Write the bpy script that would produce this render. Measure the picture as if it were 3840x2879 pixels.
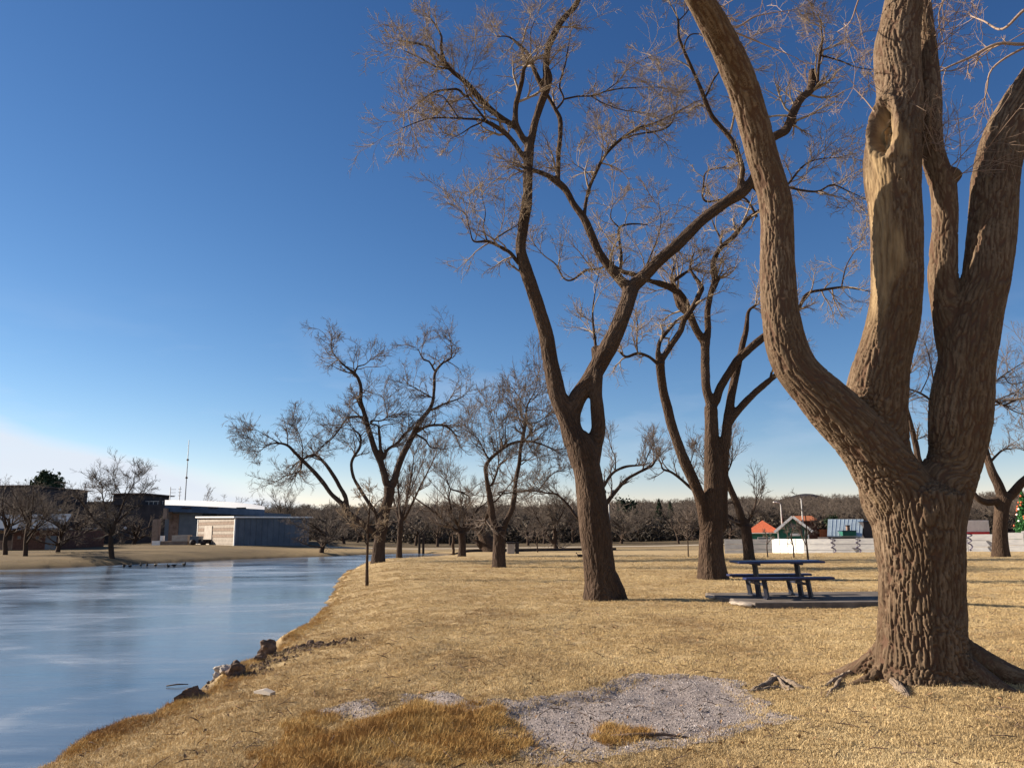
import bpy, math, random
import numpy as np
from mathutils import Vector, Matrix

# ------------------------------------------------------------------ scene, camera, light
for o in list(bpy.data.objects): bpy.data.objects.remove(o)
SC = bpy.context.scene
COL = SC.collection
R_ = math.radians
PW, PH, FPX = 3840.0, 2879.0, 2957.0
EYE = 1.6
PITCH, ROLL = R_(10.45), R_(0.55)
SUN_AZ, SUN_EL = R_(16.0), R_(24.0)          # sun at the left, a little beyond the picture plane

Fv = np.array([0, math.cos(PITCH), math.sin(PITCH)])
_R = np.array([1.0, 0, 0]); _U = np.array([0, -math.sin(PITCH), math.cos(PITCH)])
IR = math.cos(ROLL)*_R - math.sin(ROLL)*_U
IU = math.cos(ROLL)*_U + math.sin(ROLL)*_R
cd = bpy.data.cameras.new('camera'); cam = bpy.data.objects.new('camera', cd); COL.objects.link(cam)
m = Matrix.Identity(4)
for i in range(3):
    m[i][0] = IR[i]; m[i][1] = IU[i]; m[i][2] = -Fv[i]
m[2][3] = EYE
cam.matrix_world = m
cd.sensor_width = 36; cd.lens = FPX/PW*36; cd.clip_start = 0.05; cd.clip_end = 6000
SC.camera = cam

SUNV = Vector((-math.cos(SUN_AZ)*math.cos(SUN_EL), math.sin(SUN_AZ)*math.cos(SUN_EL), math.sin(SUN_EL)))
sl = bpy.data.lights.new('sun', 'SUN'); sl.energy = 5.0; sl.angle = R_(0.53); sl.color = (1.0, 0.87, 0.70)
so = bpy.data.objects.new('sun', sl); COL.objects.link(so)
so.rotation_euler = (-SUNV).to_track_quat('-Z', 'Y').to_euler(); so.location = (-20, 5, 20)

W = bpy.data.worlds.new('World'); SC.world = W; W.use_nodes = True
wn, wl = W.node_tree.nodes, W.node_tree.links
for n in list(wn): wn.remove(n)
def N(nodes, t, **k):
    n = nodes.new(t)
    for a, b in k.items(): setattr(n, a, b)
    return n
def M_(nodes, links, op, a, b=None, c=None, clamp=False):
    n = N(nodes, 'ShaderNodeMath', operation=op); n.use_clamp = clamp
    for i, v in enumerate((a, b, c)):
        if v is None: continue
        if isinstance(v, (int, float)): n.inputs[i].default_value = v
        else: links.new(v, n.inputs[i])
    return n.outputs[0]
wo = N(wn, 'ShaderNodeOutputWorld'); wb = N(wn, 'ShaderNodeBackground')
sky = N(wn, 'ShaderNodeTexSky', sky_type='NISHITA', sun_disc=False)
sky.sun_elevation = SUN_EL
sky.sun_rotation = math.atan2(SUNV.x, SUNV.y)
sky.altitude = 2200; sky.air_density = 1.08; sky.dust_density = 0.25; sky.ozone_density = 4.5
hs = N(wn, 'ShaderNodeHueSaturation'); hs.inputs['Saturation'].default_value = 1.08; hs.inputs['Value'].default_value = 1.0
hs.inputs['Hue'].default_value = 0.496
wl.new(sky.outputs[0], hs.inputs['Color'])
# the deep winter blue of the photograph: one gentle curve per channel over the whole sky
sc_ = N(wn, 'ShaderNodeSeparateColor'); wl.new(hs.outputs[0], sc_.inputs[0]); gam = N(wn, 'ShaderNodeCombineColor')
for i_, (g_, k_) in enumerate(((1.40, 2.40), (1.25, 1.33), (1.06, 1.03))):
    a_ = M_(wn, wl, 'MULTIPLY', sc_.outputs[i_], 0.123); a_ = M_(wn, wl, 'MINIMUM', M_(wn, wl, 'MULTIPLY', M_(wn, wl, 'POWER', a_, g_), k_/0.123), 9.0)
    wl.new(a_, gam.inputs[i_])
# thin bank of high cloud low in the sky on the left, and faint wisps
tc = N(wn, 'ShaderNodeTexCoord'); sp = N(wn, 'ShaderNodeSeparateXYZ'); wl.new(tc.outputs['Generated'], sp.inputs[0])
wm = lambda op, a, b=None, c=None, clamp=False: M_(wn, wl, op, a, b, c, clamp)
azi = wm('ARCTAN2', sp.outputs[0], sp.outputs[1])                      # 0 straight ahead, + right
ele = wm('ARCSINE', sp.outputs[2])
nz = N(wn, 'ShaderNodeTexNoise'); nz.inputs['Scale'].default_value = 3.0; nz.inputs['Detail'].default_value = 5
mp = N(wn, 'ShaderNodeMapping'); mp.inputs['Scale'].default_value = (1.2, 1.2, 9.0); mp.inputs['Rotation'].default_value = (0, R_(9), 0)
wl.new(tc.outputs['Generated'], mp.inputs[0]); wl.new(mp.outputs[0], nz.inputs['Vector'])
nzc = wm('MULTIPLY', wm('SUBTRACT', nz.outputs[0], 0.5), 0.03)
top = wm('ADD', wm('MULTIPLY_ADD', azi, -0.262, -0.028), nzc)          # upper edge of the bank, falling to the right
cov = wm('DIVIDE', wm('SUBTRACT', top, ele), 0.018, clamp=True)
cov = wm('MULTIPLY', cov, wm('DIVIDE', wm('SUBTRACT', 0.0, azi), 0.25, clamp=True))
cov = wm('MULTIPLY', cov, wm('MULTIPLY_ADD', nz.outputs[0], 0.5, 0.68, clamp=True))
nz2 = N(wn, 'ShaderNodeTexNoise'); nz2.inputs['Scale'].default_value = 2.2; nz2.inputs['Detail'].default_value = 6
mp2 = N(wn, 'ShaderNodeMapping'); mp2.inputs['Scale'].default_value = (2.0, 1.0, 7.0); mp2.inputs['Rotation'].default_value = (0, R_(-25), 0)
wl.new(tc.outputs['Generated'], mp2.inputs[0]); wl.new(mp2.outputs[0], nz2.inputs['Vector'])
wisp = wm('MULTIPLY', wm('SUBTRACT', nz2.outputs[0], 0.52, clamp=True), 1.2)
wisp = wm('MULTIPLY', wisp, wm('SUBTRACT', 1.0, wm('MULTIPLY', wm('ABSOLUTE', wm('SUBTRACT', ele, 0.12)), 6.0), clamp=True))
cov = wm('MAXIMUM', cov, wisp)
mx = N(wn, 'ShaderNodeMix', data_type='RGBA'); wl.new(cov, mx.inputs[0]); wl.new(gam.outputs[0], mx.inputs[6])
mx.inputs[7].default_value = (6.3, 6.8, 7.6, 1)
wl.new(mx.outputs[2], wb.inputs[0]); wb.inputs[1].default_value = 0.05
wl.new(wb.outputs[0], wo.inputs[0])
SC.view_settings.view_transform = 'Standard'; SC.view_settings.look = 'None'
SC.view_settings.gamma = 1.0; SC.view_settings.exposure = 1.3
SC.view_settings.use_curve_mapping = False
SC.render.engine = 'CYCLES'
try:
    SC.cycles.max_bounces = 6; SC.cycles.diffuse_bounces = 3; SC.cycles.glossy_bounces = 3
except Exception: pass

# ------------------------------------------------------------------ numpy helpers
def rays(px, py):
    px = np.atleast_1d(np.asarray(px, float)); py = np.atleast_1d(np.asarray(py, float))
    return Fv[None] + IR[None]*((px-PW/2)/FPX)[:, None] + IU[None]*((PH/2-py)/FPX)[:, None]
def at(px, py, Y):
    d = rays(px, py)[0]; t = Y/d[1]
    return np.array([d[0]*t, Y, EYE+d[2]*t])
def hsh(ix, iy, iz, seed=0):
    with np.errstate(over='ignore'):
        h = (ix.astype(np.uint32)*np.uint32(374761393) + iy.astype(np.uint32)*np.uint32(668265263)
             + iz.astype(np.uint32)*np.uint32(2246822519) + np.uint32((seed*3266489917) & 0xffffffff))
        h = (h ^ (h >> np.uint32(13)))*np.uint32(1274126177)
        h = (h ^ (h >> np.uint32(16)))*np.uint32(2654435761)
        h = h ^ (h >> np.uint32(15))
    return h.astype(np.float64)/4294967295.0
def vnoise(p, seed=0):
    i = np.floor(p).astype(np.int64); f = p-i; f = f*f*(3-2*f)
    out = 0
    for a in (0, 1):
        for b in (0, 1):
            for c in (0, 1):
                w = (f[:, 0] if a else 1-f[:, 0])*(f[:, 1] if b else 1-f[:, 1])*(f[:, 2] if c else 1-f[:, 2])
                out = out+w*hsh(i[:, 0]+a, i[:, 1]+b, i[:, 2]+c, seed)
    return out*2-1
def fbm(p, octv=4, seed=0):
    o = 0; a = 1.0; q = np.array(p, float)
    for k in range(octv):
        o = o+a*vnoise(q, seed+k); q = q*2.03+7.1; a *= 0.5
    return o
def worley(p, seed=0):
    i = np.floor(p).astype(np.int64)
    f1 = np.full(len(p), 9.0); f2 = np.full(len(p), 9.0)
    for a in (-1, 0, 1):
        for b in (-1, 0, 1):
            for c in (-1, 0, 1):
                x, y, z = i[:, 0]+a, i[:, 1]+b, i[:, 2]+c
                q = np.stack([x+hsh(x, y, z, seed), y+hsh(x, y, z, seed+11), z+hsh(x, y, z, seed+23)], 1)
                d = np.linalg.norm(q-p, axis=1)
                f2 = np.where(d < f1, f1, np.minimum(f2, d)); f1 = np.minimum(f1, d)
    return f1, f2
def sstep(a, b, x):
    t = np.clip((x-a)/(b-a), 0, 1); return t*t*(3-2*t)
def segdist(P, poly, closed=True):
    n = len(poly); best = np.full(len(P), 1e9)
    for i in range(n if closed else n-1):
        a = poly[i]; b = poly[(i+1) % n]; ab = b-a
        t = np.clip(((P-a)@ab)/(ab@ab+1e-12), 0, 1)
        best = np.minimum(best, np.linalg.norm(P-(a+t[:, None]*ab), axis=1))
    return best
def inside(P, poly):
    c = np.zeros(len(P), bool); n = len(poly)
    for i in range(n):
        a = poly[i]; b = poly[(i+1) % n]
        k = (a[1] > P[:, 1]) != (b[1] > P[:, 1])
        with np.errstate(divide='ignore', invalid='ignore'):
            xi = (b[0]-a[0])*(P[:, 1]-a[1])/(b[1]-a[1]+1e-20)+a[0]
        c ^= k & (P[:, 0] < xi)
    return c
def catmull(P, n_sub):
    P = np.asarray(P, float); out = []
    for i in range(len(P)-1):
        p0 = P[max(i-1, 0)]; p1 = P[i]; p2 = P[i+1]; p3 = P[min(i+2, len(P)-1)]
        k = n_sub[i] if hasattr(n_sub, '__len__') else n_sub
        for t in np.linspace(0, 1, k, endpoint=False):
            out.append(0.5*((2*p1)+(-p0+p2)*t+(2*p0-5*p1+4*p2-p3)*t*t+(-p0+3*p1-3*p2+p3)*t**3))
    out.append(P[-1]); return np.array(out)

# ------------------------------------------------------------------ object helpers
def np_mesh(name, V, F, smooth=True):
    """V (n,3); F = list of int arrays (m,3)/(m,4)"""
    me = bpy.data.meshes.new(name)
    V = np.asarray(V, np.float32)
    if isinstance(F, np.ndarray): F = [F]
    F = [f for f in F if len(f)]
    me.vertices.add(len(V)); me.vertices.foreach_set('co', V.ravel())
    loops = np.concatenate([f.ravel() for f in F]).astype(np.int32)
    sizes = np.concatenate([np.full(len(f), f.shape[1]) for f in F]).astype(np.int32)
    me.loops.add(len(loops)); me.loops.foreach_set('vertex_index', loops)
    me.polygons.add(len(sizes))
    me.polygons.foreach_set('loop_start', np.concatenate([[0], np.cumsum(sizes)[:-1]]).astype(np.int32))
    me.update(calc_edges=True)
    me.polygons.foreach_set('use_smooth', np.full(len(sizes), smooth))
    me.validate(clean_customdata=False)
    return me
def link(name, me, mat=None, parent=None, kind=None, loc=None):
    o = bpy.data.objects.new(name, me); COL.objects.link(o)
    if mat is not None and me is not None and len(me.materials) == 0: me.materials.append(mat)
    if parent is not None: o.parent = parent
    if kind: o['kind'] = kind
    if loc is not None: o.location = loc
    return o
def tag(o, label=None, cat=None, group=None, kind=None):
    if label: o['label'] = label
    if cat: o['category'] = cat
    if group: o['group'] = group
    if kind: o['kind'] = kind
    return o
def empty(name, loc, label=None, cat=None, group=None, rz=0):
    o = bpy.data.objects.new(name, None); o.empty_display_size = 0.2; COL.objects.link(o)
    o.location = tuple(float(v) for v in loc); o.rotation_euler = (0, 0, rz)
    return tag(o, label, cat, group)
def copy_tree(o, parent=None):
    c = o.copy(); COL.objects.link(c); c.parent = parent
    for ch in list(o.children): copy_tree(ch, c)
    return c
class MB:
    def __init__(s): s.v = []; s.f4 = []; s.f3 = []; s.n = 0
    def add(s, V, F4=None, F3=None):
        V = np.asarray(V, float); s.v.append(V)
        if F4 is not None and len(F4): s.f4.append(np.asarray(F4)+s.n)
        if F3 is not None and len(F3): s.f3.append(np.asarray(F3)+s.n)
        s.n += len(V); return s
    def box(s, c, size, rz=0.0, taper=1.0, jit=0.0, rng=None, bev=0.0):
        x, y, z = [q/2 for q in size]
        if bev > 0:                                        # chamfered box
            b = min(bev, x*.9, y*.9, z*.9); V = []
            for sz in (-1, 1):
                for sx, sy in ((-1, -1), (1, -1), (1, 1), (-1, 1)):
                    V += [(sx*(x-b), sy*(y-b), sz*z), (sx*(x-b), sy*y, sz*(z-b)), (sx*x, sy*(y-b), sz*(z-b))]
            V = np.array(V, float)
            import itertools
            me = None
            F = _hull_faces(V)
            cz, szn = math.cos(rz), math.sin(rz)
            V = np.stack([V[:, 0]*cz-V[:, 1]*szn, V[:, 0]*szn+V[:, 1]*cz, V[:, 2]], 1)+np.array(c)
            return s.add(V, None, F)
        V = np.array([(-x, -y, -z), (x, -y, -z), (x, y, -z), (-x, y, -z), (-x*taper, -y*taper, z), (x*taper, -y*taper, z), (x*taper, y*taper, z), (-x*taper, y*taper, z)])
        if jit and rng is not None: V = V+rng.uniform(-jit, jit, V.shape)
        cz, szn = math.cos(rz), math.sin(rz)
        V = np.stack([V[:, 0]*cz-V[:, 1]*szn, V[:, 0]*szn+V[:, 1]*cz, V[:, 2]], 1)+np.array(c)
        return s.add(V, [(0, 3, 2, 1), (4, 5, 6, 7), (0, 1, 5, 4), (1, 2, 6, 5), (2, 3, 7, 6), (3, 0, 4, 7)])
    def tube(s, P, r, sides=8, cap=True):
        P = np.asarray(P, float); r = np.broadcast_to(np.asarray(r, float), (len(P),))
        V, F4, F3 = tubes(P[None], r[None], sides, cap); return s.add(V, F4, F3)
    def build(s, name, mat=None, parent=None, smooth=False, **k):
        F = []
        if s.f4: F.append(np.concatenate(s.f4))
        if s.f3: F.append(np.concatenate(s.f3))
        return link(name, np_mesh(name, np.concatenate(s.v), F, smooth), mat, parent, **k)
def _hull_faces(V):
    import bmesh
    bm = bmesh.new()
    vs = [bm.verts.new(v) for v in V]
    r = bmesh.ops.convex_hull(bm, input=vs)
    bm.verts.index_update()
    F = [[v.index for v in f.verts] for f in bm.faces if len(f.verts) == 3]
    bm.free(); return np.array(F)
def tubes(P, R, sides=3, cap=False, ref=None):
    """batch of tubes: P (N,K,3), R (N,K)"""
    Nn, K, _ = P.shape
    T = np.empty_like(P); T[:, 1:-1] = P[:, 2:]-P[:, :-2]; T[:, 0] = P[:, 1]-P[:, 0]; T[:, -1] = P[:, -1]-P[:, -2]
    T /= np.linalg.norm(T, axis=2, keepdims=True)+1e-9
    # parallel transport
    r0 = np.where(np.abs(T[:, 0, 2:3]) > 0.9, np.array([[1.0, 0, 0]]), np.array([[0, 0, 1.0]]))
    E = np.empty_like(P); e = r0-(r0*T[:, 0]).sum(1, keepdims=True)*T[:, 0]; e /= np.linalg.norm(e, axis=1, keepdims=True); E[:, 0] = e
    for k in range(1, K):
        e = e-(e*T[:, k]).sum(1, keepdims=True)*T[:, k]; e = e/(np.linalg.norm(e, axis=1, keepdims=True)+1e-9); E[:, k] = e
    B = np.cross(T, E)
    a = np.arange(sides)*2*math.pi/sides
    V = P[:, :, None]+R[:, :, None, None]*(E[:, :, None]*np.cos(a)[None, None, :, None]+B[:, :, None]*np.sin(a)[None, None, :, None])
    idx = np.arange(Nn*K*sides).reshape(Nn, K, sides)
    nx = np.roll(idx, -1, axis=2)
    F4 = np.stack([idx[:, :-1], nx[:, :-1], nx[:, 1:], idx[:, 1:]], -1).reshape(-1, 4)
    V = V.reshape(-1, 3); F3 = np.zeros((0, 3), int)
    if cap:
        base = len(V); tip = np.concatenate([P[:, -1]+T[:, -1]*R[:, -1:]*0.45, P[:, 0]-T[:, 0]*R[:, :1]*0.45])
        V = np.concatenate([V, tip]); f = []
        for n in range(Nn):
            for q in range(sides):
                f.append((idx[n, -1, q], nx[n, -1, q], base+n)); f.append((nx[n, 0, q], idx[n, 0, q], base+Nn+n))
        F3 = np.array(f)
    return V, F4, F3

# ------------------------------------------------------------------ materials
def mat(name, col=(0.5, 0.5, 0.5), rough=0.8, spec=0.3, metal=0.0):
    m = bpy.data.materials.new(name); m.use_nodes = True
    b = m.node_tree.nodes['Principled BSDF']
    b.inputs['Base Color'].default_value = (*col, 1); b.inputs['Roughness'].default_value = rough
    b.inputs['Specular IOR Level'].default_value = spec; b.inputs['Metallic'].default_value = metal
    return m
def noisy(name, c1, c2, scale=4, rough=0.85, detail=5, bump=0.0, bdist=0.02, stretch=(1, 1, 1), lo=0.35, hi=0.65, spec=0.25, coord='Object', third=None, bscale=None):
    m = mat(name, c1, rough, spec); nt = m.node_tree; n, l = nt.nodes, nt.links; b = n['Principled BSDF']
    t = N(n, 'ShaderNodeTexCoord'); mp = N(n, 'ShaderNodeMapping'); mp.inputs['Scale'].default_value = stretch
    l.new(t.outputs[coord], mp.inputs[0])
    nz = N(n, 'ShaderNodeTexNoise'); nz.inputs['Scale'].default_value = scale; nz.inputs['Detail'].default_value = detail
    nz.inputs['Roughness'].default_value = 0.62
    l.new(mp.outputs[0], nz.inputs['Vector'])
    cr = N(n, 'ShaderNodeValToRGB'); cr.color_ramp.elements[0].position = lo; cr.color_ramp.elements[1].position = hi
    cr.color_ramp.elements[0].color = (*c1, 1); cr.color_ramp.elements[1].color = (*c2, 1)
    if third:
        e = cr.color_ramp.elements.new((lo+hi)/2); e.color = (*third, 1)
    l.new(nz.outputs[0], cr.inputs[0]); l.new(cr.outputs[0], b.inputs['Base Color'])
    if bump:
        nb = N(n, 'ShaderNodeTexNoise'); nb.inputs['Scale'].default_value = bscale or scale*5; nb.inputs['Detail'].default_value = 4
        l.new(mp.outputs[0], nb.inputs['Vector'])
        bp = N(n, 'ShaderNodeBump'); bp.inputs['Strength'].default_value = bump; bp.inputs['Distance'].default_value = bdist
        l.new(nb.outputs[0], bp.inputs['Height']); l.new(bp.outputs[0], b.inputs['Normal'])
    return m
def bark_mat(name, c1, c2, c3, cell=0.06, ln=0.30, depth=0.02, strength=0.9, bare=False):
    """bark: stretched cells in limb coordinates (attribute barkco: across, across, along)"""
    m = mat(name, c1, 0.92, 0.12); nt = m.node_tree; n, l = nt.nodes, nt.links; b = n['Principled BSDF']
    at_ = N(n, 'ShaderNodeAttribute', attribute_name='barkco')
    nw = N(n, 'ShaderNodeTexNoise'); nw.inputs['Scale'].default_value = 5; nw.inputs['Detail'].default_value = 3
    l.new(at_.outputs['Vector'], nw.inputs['Vector'])
    wv = N(n, 'ShaderNodeVectorMath', operation='MULTIPLY_ADD'); l.new(nw.outputs[1], wv.inputs[0])
    wv.inputs[1].default_value = (0.09, 0.09, 0.09); l.new(at_.outputs['Vector'], wv.inputs[2])
    mp = N(n, 'ShaderNodeMapping'); mp.inputs['Scale'].default_value = (1/cell, 1/cell, 1/ln); l.new(wv.outputs[0], mp.inputs[0])
    vo = N(n, 'ShaderNodeTexVoronoi', feature='DISTANCE_TO_EDGE'); vo.inputs['Scale'].default_value = 1.0; l.new(mp.outputs[0], vo.inputs['Vector'])
    mr = N(n, 'ShaderNodeMapRange'); mr.inputs[2].default_value = 0.28; l.new(vo.outputs['Distance'], mr.inputs[0]); mr.inputs[1].default_value = 0.0
    mr.inputs[2].default_value = 0.28; mr.inputs[3].default_value = 0; mr.inputs[4].default_value = 1
    nf = N(n, 'ShaderNodeTexNoise'); nf.inputs['Scale'].default_value = 34; nf.inputs['Detail'].default_value = 6; nf.inputs['Roughness'].default_value = 0.7
    mp3 = N(n, 'ShaderNodeMapping'); mp3.inputs['Scale'].default_value = (1, 1, 0.3); l.new(at_.outputs['Vector'], mp3.inputs[0]); l.new(mp3.outputs[0], nf.inputs['Vector'])
    hgt = M_(n, l, 'MULTIPLY_ADD', nf.outputs[0], 0.45, mr.outputs[0])
    bp = N(n, 'ShaderNodeBump'); bp.inputs['Strength'].default_value = strength; bp.inputs['Distance'].default_value = depth
    l.new(hgt, bp.inputs['Height']); l.new(bp.outputs[0], b.inputs['Normal'])
    nl = N(n, 'ShaderNodeTexNoise'); nl.inputs['Scale'].default_value = 2.3; nl.inputs['Detail'].default_value = 5
    l.new(mp3.outputs[0], nl.inputs['Vector'])
    cr = N(n, 'ShaderNodeValToRGB'); e = cr.color_ramp.elements
    e[0].position = 0.3; e[0].color = (*c1, 1); e[1].position = 0.72; e[1].color = (*c3, 1)
    k = e.new(0.5); k.color = (*c2, 1)
    mixv = M_(n, l, 'MULTIPLY_ADD', nf.outputs[0], 0.55, M_(n, l, 'MULTIPLY', nl.outputs[0], 0.5))
    l.new(mixv, cr.inputs[0])
    out = cr.outputs[0]
    if bare:
        ab = N(n, 'ShaderNodeAttribute', attribute_name='bare')
        nb = N(n, 'ShaderNodeTexNoise'); nb.inputs['Scale'].default_value = 30; nb.inputs['Detail'].default_value = 5
        mp4 = N(n, 'ShaderNodeMapping'); mp4.inputs['Scale'].default_value = (1, 1, 0.12); l.new(at_.outputs['Vector'], mp4.inputs[0]); l.new(mp4.outputs[0], nb.inputs['Vector'])
        # inner bark between the plates is redder than their weathered faces
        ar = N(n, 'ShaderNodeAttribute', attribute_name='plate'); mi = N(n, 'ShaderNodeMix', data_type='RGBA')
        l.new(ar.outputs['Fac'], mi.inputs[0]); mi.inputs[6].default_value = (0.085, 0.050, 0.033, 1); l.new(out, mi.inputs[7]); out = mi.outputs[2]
        c2r = N(n, 'ShaderNodeValToRGB'); f = c2r.color_ramp.elements
        f[0].position = 0.3; f[0].color = (0.13, 0.082, 0.042, 1); f[1].position = 0.7; f[1].color = (0.34, 0.245, 0.135, 1)
        l.new(nb.outputs[0], c2r.inputs[0])
        mx = N(n, 'ShaderNodeMix', data_type='RGBA'); l.new(ab.outputs['Fac'], mx.inputs[0]); l.new(out, mx.inputs[6]); l.new(c2r.outputs[0], mx.inputs[7])
        out = mx.outputs[2]
        st = M_(n, l, 'MULTIPLY_ADD', ab.outputs['Fac'], -strength*0.55, strength); l.new(st, bp.inputs['Strength'])
    l.new(out, b.inputs['Base Color'])
    return m
MAT = {}
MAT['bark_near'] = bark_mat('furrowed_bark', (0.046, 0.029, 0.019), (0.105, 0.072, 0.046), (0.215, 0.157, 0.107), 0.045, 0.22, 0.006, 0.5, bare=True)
MAT['bark_mid'] = bark_mat('brown_bark', (0.026, 0.016, 0.011), (0.056, 0.036, 0.025), (0.115, 0.080, 0.057), 0.07, 0.35, 0.03, 0.9)
MAT['bark_far'] = bark_mat('dark_bark', (0.026, 0.017, 0.013), (0.048, 0.032, 0.024), (0.09, 0.064, 0.048), 0.10, 0.45, 0.03, 0.8)
MAT['twig_near'] = noisy('twig_bark', (0.20, 0.13, 0.09), (0.34, 0.25, 0.19), 2.0)
MAT['twig'] = noisy('pale_twig_bark', (0.17, 0.122, 0.080), (0.32, 0.245, 0.168), 1.2)
MAT['twig_far'] = noisy('grey_twig_bark', (0.10, 0.076, 0.062), (0.18, 0.14, 0.115), 0.5)
MAT['wood_far'] = noisy('wood_twig', (0.08, 0.062, 0.050), (0.15, 0.118, 0.096), 0.08)
MAT['root'] = bark_mat('root_bark', (0.12, 0.088, 0.062), (0.20, 0.155, 0.118), (0.30, 0.245, 0.195), 0.03, 0.3, 0.012, 0.9)

# ------------------------------------------------------------------ terrain
ZW = -0.50
def pw(px, py, z):
    d = rays(px, py)[0]; t = (z-EYE)/d[2]; return np.array([d[0]*t, d[1]*t])
near_px = [(215, 2879), (430, 2770), (700, 2652), (850, 2560), (1010, 2455), (1120, 2385), (1175, 2335), (1225, 2270), (1262, 2195), (1300, 2148), (1345, 2122), (1390, 2108), (1480, 2102), (1600, 2094), (1690, 2087)]
far_px = [(1730, 2079), (1560, 2074), (1400, 2078), (1250, 2085), (1050, 2091), (870, 2098), (700, 2106), (500, 2116), (350, 2123), (150, 2131), (0, 2136)]
LAKE = [pw(x, y, ZW) for x, y in near_px]+[pw(x, y, ZW) for x, y in far_px]
l0 = LAKE[-1]
LAKE = [np.array(p) for p in [(-4.0, 2.0), (-4.2, -6.0), (-7.0, -40.0), (-100.0, -40.0), (-100.0, 12.0), (-62.0, 26.0), (l0[0]-10, l0[1]-5)]][::1] + LAKE[::-1][0:0] + []
_nearw = [pw(x, y, ZW) for x, y in near_px]; _farw = [pw(x, y, ZW) for x, y in far_px]
LAKE = np.array([(-4.5, 3.5), (-4.4, -6.0), (-7.0, -40.0), (-100.0, -40.0), (-100.0, 12.0), (-62.0, 26.0), (_farw[-1][0]-9, _farw[-1][1]-4)]
                + [tuple(p) for p in _farw[::-1]] + [tuple(p) for p in _nearw[::-1]])
GRAVEL_PX = [[(1868, 2640), (1900, 2655), (2050, 2622), (2240, 2605), (2270, 2560), (2420, 2535), (2600, 2532), (2750, 2545), (2770, 2580), (2850, 2610), (2860, 2650), (2930, 2700), (2780, 2742), (2620, 2790), (2450, 2795), (2250, 2822), (2050, 2832), (1960, 2790), (1880, 2735)],
             [(1525, 2604), (1600, 2594), (1700, 2615), (1760, 2640), (1700, 2668), (1610, 2672), (1570, 2640)],
             [(1265, 2645), (1330, 2632), (1390, 2660), (1385, 2700), (1320, 2712), (1275, 2690)]]
GRAVEL = [np.array([pw(x, y, 0.0) for x, y in g]) for g in GRAVEL_PX]
def lake_sd(P):
    d = segdist(P, LAKE); return np.where(inside(P, LAKE), -d, d)
def terrain(P, detail=True):
    """P (n,2) -> z"""
    X, Y = P[:, 0], P[:, 1]
    d = lake_sd(P)
    p3 = np.stack([X, Y, np.zeros(len(P))], 1)
    d = d + 0.28*vnoise(p3*0.9, 5)*sstep(90, 20, Y) + 0.16*vnoise(p3*2.3, 6)*sstep(30, 8, Y)
    plateau = -0.28*sstep(40, 60, Y)*(1-sstep(14, 32, X))*sstep(-30, -6, X) + 0.12*sstep(26, 40, X)*sstep(30, 50, Y)
    plateau = plateau + 0.35*sstep(-10, -30, X)*sstep(50, 78, Y)
    r = np.hypot(X, Y)
    hill = (5.2+2.2*sstep(-20, 120, X))*sstep(150, 430, r)*(0.86+0.14*np.sin(X*0.006+0.8))*sstep(-60, 60, Y)
    hill = hill + 2.4*sstep(230, 330, Y)*np.exp(-((X-118)/38.0)**2)*0
    land = ZW+0.12*sstep(0, 0.25, d)+np.clip(d, 0, None)*0.16
    k = 0.12                                            # smooth minimum of the bank and the plateau
    h = np.clip(0.5+0.5*(land-plateau)/k, 0, 1)
    land = land*(1-h)+plateau*h-k*h*(1-h)
    z = np.where(d > 0, land, ZW+np.clip(d, -6, 0)*0.30)
    z = z+hill
    if detail:
        a = sstep(60, 6, r)*sstep(0, 1.2, np.clip(d, 0, 9))
        q = np.stack([X*0.8+Y*0.25, Y*1.0, 0*X], 1)
        z = z+a*(0.035*fbm(q*0.9, 3, 31)+0.012*fbm(p3*5.0, 3, 41))
        # small step-like ridges that run beside the bank
        st = np.exp(-((d-3.0)/2.0)**2)*sstep(20, 12, Y)*sstep(5, 8, Y)
        z = z+0.05*st*np.abs(vnoise(np.stack([X*1.6-Y*0.35, Y*0.9+X*0.3, 0*X], 1), 51))
        for g in GRAVEL:
            ins = inside(P, g); e = segdist(P, g)
            z = z-0.035*np.where(ins, sstep(0, 0.18, e), 0)
        # soil heaped round the near trunk
        dx, dy = X-NT[0], Y-NT[1]
        z = z+0.07*np.exp(-(dx*dx+dy*dy)/1.3)
    return z
NT = at(2400+1222*.8685, 2560, 8.5)[:2]
def tz(x, y): return float(terrain(np.array([[x, y]]))[0])
def hit(px, py):
    d = rays(px, py)[0]
    t = np.concatenate([np.arange(2.5, 30, 0.05), np.arange(30, 130, 0.2), np.arange(130, 700, 2)])
    P = d[None]*t[:, None]; P[:, 2] += EYE
    zt = terrain(P[:, :2], False); k = np.argmax(P[:, 2] < zt)
    if not (P[:, 2] < zt).any(): k = len(t)-1
    return np.array([P[k, 0], P[k, 1], zt[k]])

az = np.unique(np.concatenate([np.arange(-180, -50, 3.0), np.arange(-50, -38, 0.6), np.arange(-38, 38, 0.23), np.arange(38, 50, 0.6), np.arange(50, 180.1, 3.0)]))
az = np.radians(az[:-1])
rr = [0.6]
while rr[-1] < 3200:
    r = rr[-1]; k = 0.08 if r < 2.6 else (0.0105 if r < 75 else (0.02 if r < 500 else 0.12)); rr.append(r*(1+k))
rr = np.array(rr)
A, Rr = np.meshgrid(az, rr)
G = np.stack([np.sin(A)*Rr, np.cos(A)*Rr], -1).reshape(-1, 2)
gz = terrain(G)
nA, nR = len(az), len(rr)
idx = np.arange(nA*nR).reshape(nR, nA); nx = np.roll(idx, -1, 1)
GF = np.stack([idx[:-1], idx[1:], nx[1:], nx[:-1]], -1).reshape(-1, 4)
GV = np.column_stack([G, gz]); GV = np.vstack([GV, [0, 0, 0.0]])
cen = len(GV)-1
GT = np.stack([np.full(nA, cen), idx[0], nx[0]], 1)
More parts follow.
